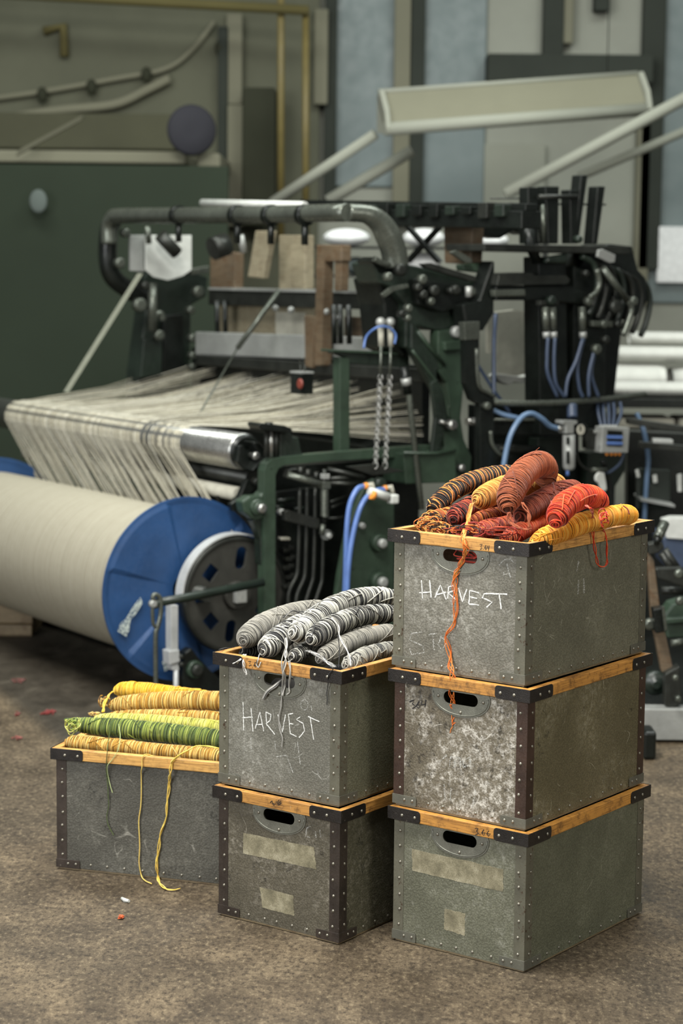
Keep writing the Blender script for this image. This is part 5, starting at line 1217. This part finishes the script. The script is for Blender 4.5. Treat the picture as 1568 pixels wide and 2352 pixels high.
def brod(name, mat, r, nodes, par=sm, **k):
    m = MB(); m.tube([aty(x, y, d) for x, y, d in nodes], r, 14); return m.build(name, M[mat], par, **k)
brod('lever_grip', 'pipe', .018, [(1510, 1236, 7.15), (1526, 1202, 7.2)]); brod('lever_neck', 'black', .010, [(1506, 1250, 7.15), (1512, 1232, 7.15)])
brod('steel_bar', 'iron', .016, [(1518, 1356, 7.5), (1568, 1358, 7.5)]); brod('steel_bar', 'pipe', .014, [(1540, 1478, 7.4), (1572, 1474, 7.4)]); brod('slant_bar', 'iron', .014, [(1518, 1270, 7.6), (1552, 1320, 7.6)]); brod('slant_bar', 'iron', .014, [(1526, 1262, 7.6), (1560, 1312, 7.6)])
bplate('lever_strap', 'pipe', 7.1, .01, [(1519, 1392), (1526, 1394), (1532, 1446), (1526, 1450)], sm, .001)
bplate('knuckle_plate', 'iron', 7.4, .05, [(1504, 1306), (1568, 1304), (1600, 1340), (1568, 1350), (1510, 1330)], sm, .008)
bplate('green_casting', 'green', 7.6, .12, [(1524, 1412), (1540, 1390), (1572, 1380), (1640, 1380), (1640, 1460), (1530, 1466)], sm, .01); bplate('green_casting_lip', 'green', 7.55, .05, [(1526, 1422), (1640, 1414), (1640, 1424), (1526, 1434)], sm)
for x, y, r in ((1558, 1318, .018), (1560, 1380, .016), (1492, 1433, .024), (1550, 1556, .012), (1556, 1604, .012)):
    c_ = aty(x, y, 7.08 if x > 1500 else 7.2); m = MB(); m.lathe(c_, (0, -1, 0), [(0, r), (.014, r*.9), (.02, r*.5)], 14); m.build('machine_bolt', M['pipe'], sm)
m = MB(); c_ = aty(1502, 1566, 7.35); m.lathe(c_, (0, -1, 0), [(0, .045), (.03, .045), (.04, .036), (.04, .02), (.06, .014)], 28); m.build('dark_wheel', M['dgreen'], sm)
m = MB(); m.wbox(1.06, 2.2, 7.12, 7.2, .01, .125); m.build('base_plate', M['alu'], sm, bevel=.004)
m = MB(); m.wbox(1.06, 2.2, 7.2, 8.8, .01, .08); m.build('base_bed', M['black'], sm, bevel=.004)
m = MB(); m.wbox(1.06, 1.105, 6.86, 6.98, .001, .10); m.build('black_block', M['black'], None, bevel=.01, label='small black block on the floor beside the right crate stack', cat='block')
bb = thing('blue_bin', Vector((1.5, 9.0, .5)), 'blue plastic bin with white paper at the right edge behind the levers', 'bin')
bplate('bin_side', 'bluebin' if 'bluebin' in M else 'hose_dull', 8.4, .3, [(1520, 1232), (1640, 1240), (1640, 1310), (1530, 1306)], bb, .01); bplate('paper', 'white', 8.38, .1, [(1524, 1196), (1545, 1190), (1640, 1192), (1640, 1244), (1530, 1236)], bb, .003)
# wooden block under the far flange
pb = thing('pallet_block', Vector((-1.62, 9.2, 0)), 'stacked wooden pallet boards under the far blue flange', 'pallet')
m = MB(); m.wbox(-1.95, -1.41, 9.1, 9.5, .055, .145); m.build('upper_board', M['palletwood'], pb, bevel=.006)
m = MB(); m.wbox(-1.95, -1.41, 9.08, 9.5, 0, .052); m.build('lower_board', M['palletwood'], pb, bevel=.006)
# scraps of yarn on the floor
def scrap(px, py, cl, label, n=5, sz=.03, seed=1, r=.0022):
    R = random.Random(seed); c_ = atz(px, py, .003); m = MB()
    for i in range(n):
        a = R.uniform(0, 6.28); p = [c_+Vector((R.uniform(-sz, sz), R.uniform(-sz, sz)*1.5, R.uniform(0, .006))) for _ in range(4)]
        P = catmull(p, 5); m.tube(P, r, 5, True, cols=[lin(cl)]*len(P))
    return m.build('yarn_scrap', M['yarn'], None, label=label, cat='yarn scrap', group='yarn scraps on the floor')
scrap(42, 1564, (110, 66, 60), 'faint red yarn scrap on the dark floor farthest from the crates', 4, .028, 1)
scrap(110, 1637, (120, 42, 38), 'largest red yarn scrap on the dark floor left of the yellow yarn', 7, .026, 2)
scrap(35, 1640, (112, 54, 48), 'short red yarn scrap at the edge of the dark floor patch', 3, .02, 3)
scrap(40, 1697, (130, 76, 68), 'pale red yarn scrap nearest the left crate', 3, .02, 4)
scrap(277, 2108, (196, 92, 50), 'orange yarn scrap on the floor in front of the left crate', 4, .008, 5, .0016)
m = MB(); p = atz(287, 2068, .004); m.tube([p+Vector((-.010, .012, .002)), p, p+Vector((.012, -.012, .002))], [.004, .006, .004], 8); m.build('white_scrap', M['white'], None, label='small white paper scrap on the floor in front of the left crate', cat='scrap')

# ------------------------------------------------------------------ hall behind the loom
def wallmat(name, col, var=.15, sc=1.2):
    t = NT(name); v = t.coord(); n = t.noise(v, sc, 5, .6); c = lin(col)
    return t.fin(t.ramp(n, [(.3, tuple(x*(1-var) for x in c)), (.7, tuple(min(1, x*(1+var)) for x in c))]), .85, 0, None, .2)
M['beige'] = wallmat('beige_plaster', (92, 93, 78)); M['greywall'] = wallmat('pale_grey_wall', (142, 144, 133), .12); M['dim'] = wallmat('dark_olive_paint', (50, 52, 40)); M['screen'] = wallmat('dark_green_screen', (40, 48, 37), .12, .8)
M['pane'] = paint('blue_grey_glass', (106, 118, 117), .5, 0, .1, .8); M['palewhite'] = wallmat('off_white_metal', (140, 142, 130), .08); M['mullion'] = wallmat('dark_window_frame', (52, 56, 50)); M['violet'] = wallmat('grey_violet_disc', (50, 50, 55))
M['brightcloth'] = plain('bright_white_cloth', (232, 234, 232), .9); M['mullion2'] = wallmat('dull_sticker', (84, 92, 88)); M['olive'] = wallmat('olive_pipe', (92, 86, 54)); M['cream2'] = wallmat('aged_cream_paint', (116, 115, 98), .08)
YB = 13.0
def wpart(name, mat, x0, y0, x1, y1, d=YB, dep=.1, **k):
    m = MB(); bx(m, x0, y0, x1, y1, d-dep, dep); return m.build(name, M[mat], None, bevel=.01, kind='structure', **k)
m = MB(); m.wbox(-6, 6, YB, YB+.2, 0, 7); m.build('wall_back', M['greywall'], None, kind='structure', label='pale grey back wall of the hall')
m = MB(); a = aty(700, 0, YB-.02); m.wbox(-6, aty(735, 0, YB).x, YB-.08, YB-.01, 0, 7); m.build('wall_left', M['beige'], None, kind='structure', label='beige wall panel behind the dark green screen')
wpart('window_1', 'pane', 768, -400, 916, 430, YB, .03); wpart('window_2', 'pane', 968, -400, 1110, 520, YB, .03); wpart('window_3', 'pane', 1512, -400, 1900, 700, YB, .03)
wpart('trim_1', 'cream2', 912, -400, 938, 520, YB, .12); wpart('trim_2', 'mullion', 938, -400, 970, 520, YB, .10); wpart('trim_3', 'mullion', 750, -400, 770, 460, YB, .10)
wpart('trim_4', 'mullion', 1258, -400, 1292, 190, YB, .12); wpart('trim_5', 'mullion', 1120, 122, 1500, 190, YB, .25); wpart('trim_6', 'mullion', 1490, -400, 1514, 620, YB, .10)
wpart('trim_7', 'cream2', 1296, -400, 1316, 100, YB, .10); wpart('trim_8', 'mullion', 1376, -400, 1400, 25, YB, .14); wpart('trim_9', 'cream2', 1466, 240, 1486, 700, YB, .1)
wpart('trim_10', 'cream2', 522, 240, 562, 520, YB-.1, .12); wpart('trim_11', 'cream2', 520, 30, 556, 240, YB-.1, .06); wpart('trim_12', 'mullion', 500, 60, 522, 470, YB-.1, .08)
wpart('trim_13', 'cream2', 722, 20, 752, 240, YB-.1, .06)
# dark recess and pipes between wall and windows
m = MB(); bx(m, 556, 200, 632, 520, 12.6, .2); m.build('wall_cabinet', M['dim'], None, bevel=.02, label='dark olive cabinet on the wall between the pale post and the yellow pipes', cat='cabinet')
def pipe_v(x, y0, y1, r, lb, d=12.4):
    m = MB(); m.cyl(aty(x, y1, d), aty(x, y0, d), r, 20); return m.build('wall_pipe', M['yellow'], None, label=lb, cat='pipe', group='ochre pipes on the wall')
pipe_v(645, -200, 560, .022, 'left of the two upright ochre pipes on the wall'); pipe_v(702, 20, 560, .022, 'right of the two upright ochre pipes on the wall')
m = MB(); m.cyl(aty(-200, -26, 12.35), aty(708, 24, 12.35), .030, 20); m.build('wall_pipe', M['olive'], None, label='level olive pipe along the top left of the wall', cat='pipe')
# dark green screen with its pale ledge
gsn = thing('green_screen', Vector((-1.4, 11.3, 0)), 'tall dark green mesh screen behind the loom at left', 'screen')
a = aty(-60, 376, 11.3); b = aty(524, 376, 11.3)
m = MB(); m.wbox(a.x-1.5, b.x, 11.3, 11.36, .02, a.z); m.build('mesh_panel', M['screen'], gsn, bevel=.004)
for x in (a.x+.1, b.x-.06): 
    m = MB(); m.wbox(x, x+.05, 11.36, 11.42, 0, a.z); m.build('screen_post', M['dgreen'], gsn, bevel=.004)
m = MB(); m.ball(aty(88, 462, 11.2), .05, 14, (1, .3, 1.3)); m.build('pale_sticker', M['mullion2'], gsn)
m = MB(); m.wbox(aty(-80, 360, 11.9).x-1, aty(430, 360, 11.9).x, 11.8, 12.93, aty(0, 374, 11.9).z, aty(0, 346, 11.9).z); m.build('wall_ledge', M['cream2'], None, bevel=.01, label='long pale ledge just above the green screen', cat='ledge')
m = MB(); m.wbox(aty(455, 0, 11.9).x, aty(510, 0, 11.9).x, 11.8, 12.93, aty(0, 384, 11.9).z, aty(0, 348, 11.9).z); m.build('ledge_end', M['cream2'], None, bevel=.02, label='short pale ledge piece right of the round dark disc', cat='ledge')
m = MB(); m.lathe(aty(436, 300, 11.7), (.35, -1, 0), [(0, .13), (.04, .145), (.06, .13), (.06, .04)], 36); m.build('wall_disc', M['violet'], None, label='round grey violet disc mounted at the end of the pale ledge', cat='disc')
m = MB(); m.box((aty(40, 352, 11.6)+aty(190, 270, 11.9))/2, (aty(190, 270, 11.9)-aty(40, 352, 11.6))/2, Vector((.006, 0, .016)), Vector((0, .02, 0))); m.build('slanted_rail', M['cream2'], None, label='pale rail slanting up to the right above the green screen', cat='rail')
hp = thing('conduit', aty(250, 210, 12.88), 'pale conduit with dark clamps rising to the right across the beige wall', 'conduit')
m = MB(); m.tube(catmull([aty(x, y, 12.88) for x, y in ((-60, 232), (100, 210), (270, 180), (380, 158), (440, 115), (492, 50))], 8), .018, 14); m.build('conduit_pipe', M['cream2'], hp)
m = MB(); m.tube(catmull([aty(x, y, 12.86) for x, y in ((-60, 285), (120, 255), (260, 240), (340, 205), (390, 180))], 8), .030, 14); m.build('lower_pipe', M['cream2'], hp)
for x, y in ((97, 218), (210, 200), (336, 172), (505, 110)):
    m = MB(); m.ball(aty(x, y, 12.85), .042, 12, (.8, .8, 1.2)); m.build('clamp', M['dim'], hp)
m = MB(); m.tube([aty(100, 72, 12.88), aty(145, 60, 12.88), aty(148, 130, 12.88)], .03, 10); m.build('wall_hook', M['olive'], None, label='dark bent hook on the upper left of the beige wall', cat='hook')
m = MB(); bx(m, -300, 255, 460, 345, 12.8, .12); m.build('wall_panel', M['dim_beige'] if 'dim_beige' in M else wallmat('dull_olive_panel', (78, 78, 62)), None, bevel=.01, label='dull olive panel between the pale ledge and the conduit', cat='panel')
# white trough hood on slanting bars
hd = thing('trough_hood', aty(1160, 240, 11.5), 'long white trough shaped hood hanging above the loom at right', 'hood')
m = MB()
L0, L1 = aty(868, 262, 11.2), aty(1462, 218, 11.6); d_ = (L1-L0); up = Vector((0, 0, 1)); fw = Vector((d_.y, -d_.x, 0)).normalized()
prof = [(-.02, .10), (.0, .12), (.10, .0), (.14, -.085), (.12, -.10), (.06, -.02), (-.02, .08)]
n0 = len(prof); vs = [L0+fw*a_+up*b_ for a_, b_ in prof]+[L1+fw*a_+up*b_ for a_, b_ in prof]
m.prism([L0+fw*a_+up*b_ for a_, b_ in prof], d_); m.build('hood_shell', M['cream2'], hd, bevel=.008)  # shade of the recessed inside put into a darker cream
m = MB(); m.tube([L0+fw*.13+up*-.09, L1+fw*.13+up*-.09], .036, 12); m.build('hood_lip', M['palewhite'], hd)  # lit lower lip painted paler than the shell
m = MB(); m.tube([L0+up*.12, L1+up*.12], .014, 10); m.build('hood_edge', M['palewhite'], hd)
for P_, nm in ((L0, 'hood_end'), (L1, 'hood_end')):
    m = MB(); m.prism([P_+fw*a_+up*b_ for a_, b_ in ((-.03, .11), (.02, .13), (.13, .01), (.17, -.09), (.13, -.115), (-.03, -.10))], d_.normalized()*.03); m.build(nm, M['palewhite'], hd, bevel=.008)
for k_ in (.12, .88):
    m = MB(); q_ = L0+d_*k_+up*.12; m.tube([q_, q_+up*2.6], .003, 6); m.build('hanger_wire', M['iron'], hd)
def slant(p0, p1, r, lb):
    m = MB(); m.tube([p0, p1], r, 14); return m.build('slanted_bar', M['palewhite'], None, label=lb, cat='bar', group='pale slanted bars above the loom')
slant(aty(625, 466, 11.4), aty(862, 308, 11.2), .030, 'pale bar slanting from the pipe bend up to the hood end')
slant(aty(752, 462, 11.6), aty(946, 346, 11.6), .034, 'second pale bar, lower and right of the one meeting the hood end')
slant(aty(1160, 446, 11.3), aty(1640, 190, 11.3), .034, 'longest pale bar rising to the right edge of the picture')
slant(aty(1330, 406, 11.7), aty(1640, 272, 11.7), .026, 'thinner pale bar running just below the longest one')
m = MB(); bx(m, 1512, 520, 1600, 650, 12.9, .08); m.build('white_board', M['brightcloth'], None, bevel=.006, label='pale white board on the wall at the right edge above the cloth table', cat='board')
wpart('trim_14', 'palewhite', 1112, 330, 1250, 520, YB, .05)
# white cloth and things seen through the loom
sh = thing('storage_shelf', Vector((.45, 11.2, 0)), 'dark storage shelf of white cloth seen through the loom', 'shelf')
for z in (1.64, 1.795):
    m = MB(); m.wbox(-.22, 1.1, 10.95, 11.45, z, z+.012); m.build('shelf_board', M['black'], sh)
for x in (-.22, 1.07):
    for y in (10.95, 11.42):
        m = MB(); m.wbox(x, x+.03, y, y+.03, 0, 1.85); m.build('shelf_post', M['black'], sh)
for i, (x0, y0, x1, y1, d, zb, lb) in enumerate(((925, 516, 1022, 560, 11.2, 1.807, 'white cloth bundle seen through the loom below the rear beam'), (930, 570, 1012, 624, 11.2, 1.652, 'second white cloth bundle seen just below the first through the loom'), (1092, 530, 1168, 566, 11.2, 1.807, 'white cloth bundle seen through the loom left of the dobby blades'), (742, 524, 850, 566, 11.2, 1.807, 'pale cloth bundle seen inside the bend of the top pipe'), (786, 590, 850, 632, 11.2, 1.652, 'pale blue cloth bundle under the bend of the top pipe'))):
    hz_ = (aty(x0, y0, d)-aty(x0, y1, d)).z/2
    m = MB(); p = (aty(x0, y0, d)+aty(x1, y1, d))/2; p.z = zb+hz_*.98; m.ball(p, 1, 16, ((aty(x1, y0, d)-aty(x0, y0, d)).x/2, .12, hz_)); m.build('cloth_bundle', M['brightcloth'] if i < 4 else M['pane'], None, label=lb, cat='cloth')
# ------------------------------------------------------------------ camera, light
cam = bpy.data.cameras.new('camera'); co = bpy.data.objects.new('camera', cam); COL.objects.link(co)
cam.sensor_fit = 'HORIZONTAL'; cam.sensor_width = 24; cam.lens = F/1568*24
from mathutils import Matrix
co.location = CAM
co.rotation_euler = (Matrix.Rotation(math.pi/2-PITCH, 3, 'X') @ Matrix.Rotation(ROLL, 3, 'Z')).to_euler()
cam.clip_end = 60
cam.dof.use_dof = True; cam.dof.focus_distance = 5.05; cam.dof.aperture_fstop = 3.1
SC.camera = co
def area(name, loc, target, sx, sy, power, col):
    l = bpy.data.lights.new(name, 'AREA'); l.shape = 'RECTANGLE'; l.size = sx; l.size_y = sy; l.energy = power; l.color = col
    o = bpy.data.objects.new(name, l); COL.objects.link(o); o.location = loc
    o.rotation_euler = (Vector(target)-Vector(loc)).to_track_quat('-Z', 'Y').to_euler()
    return o
area('ceiling_lamp', (-.6, 4.4, 4.4), (.2, 5.2, 0), 3.0, 1.2, 360, (1, .98, .93))
area('ceiling_lamp', (1.4, 8.8, 4.8), (1.0, 9.2, 0), 3.2, 1.2, 140, (.95, 1, .96))
area('ceiling_lamp', (-1.8, 8.2, 4.8), (-1.4, 8.8, 0), 3.2, 1.2, 140, (.97, 1, .95))
area('daylight_and_fill', (-5.0, 1.0, 2.6), (0, 5.2, .6), 3.0, 2.6, 330, (.98, .99, 1))
area('daylight_and_fill', (4.6, .6, 3.2), (.5, 5.4, .5), 2.4, 2.4, 150, (1, .97, .90))  # added warm fill for the right crate faces, not a window
w = bpy.data.worlds.new('hall'); SC.world = w; w.use_nodes = True
w.node_tree.nodes['Background'].inputs[0].default_value = (.86, .93, .90, 1); w.node_tree.nodes['Background'].inputs[1].default_value = .16
SC.view_settings.view_transform = 'Standard'; SC.view_settings.look = 'None'; SC.view_settings.gamma = 1; SC.view_settings.exposure = 0.14
SC.view_settings.use_curve_mapping = False
SC.cycles.max_bounces = 6; SC.cycles.use_denoising = True
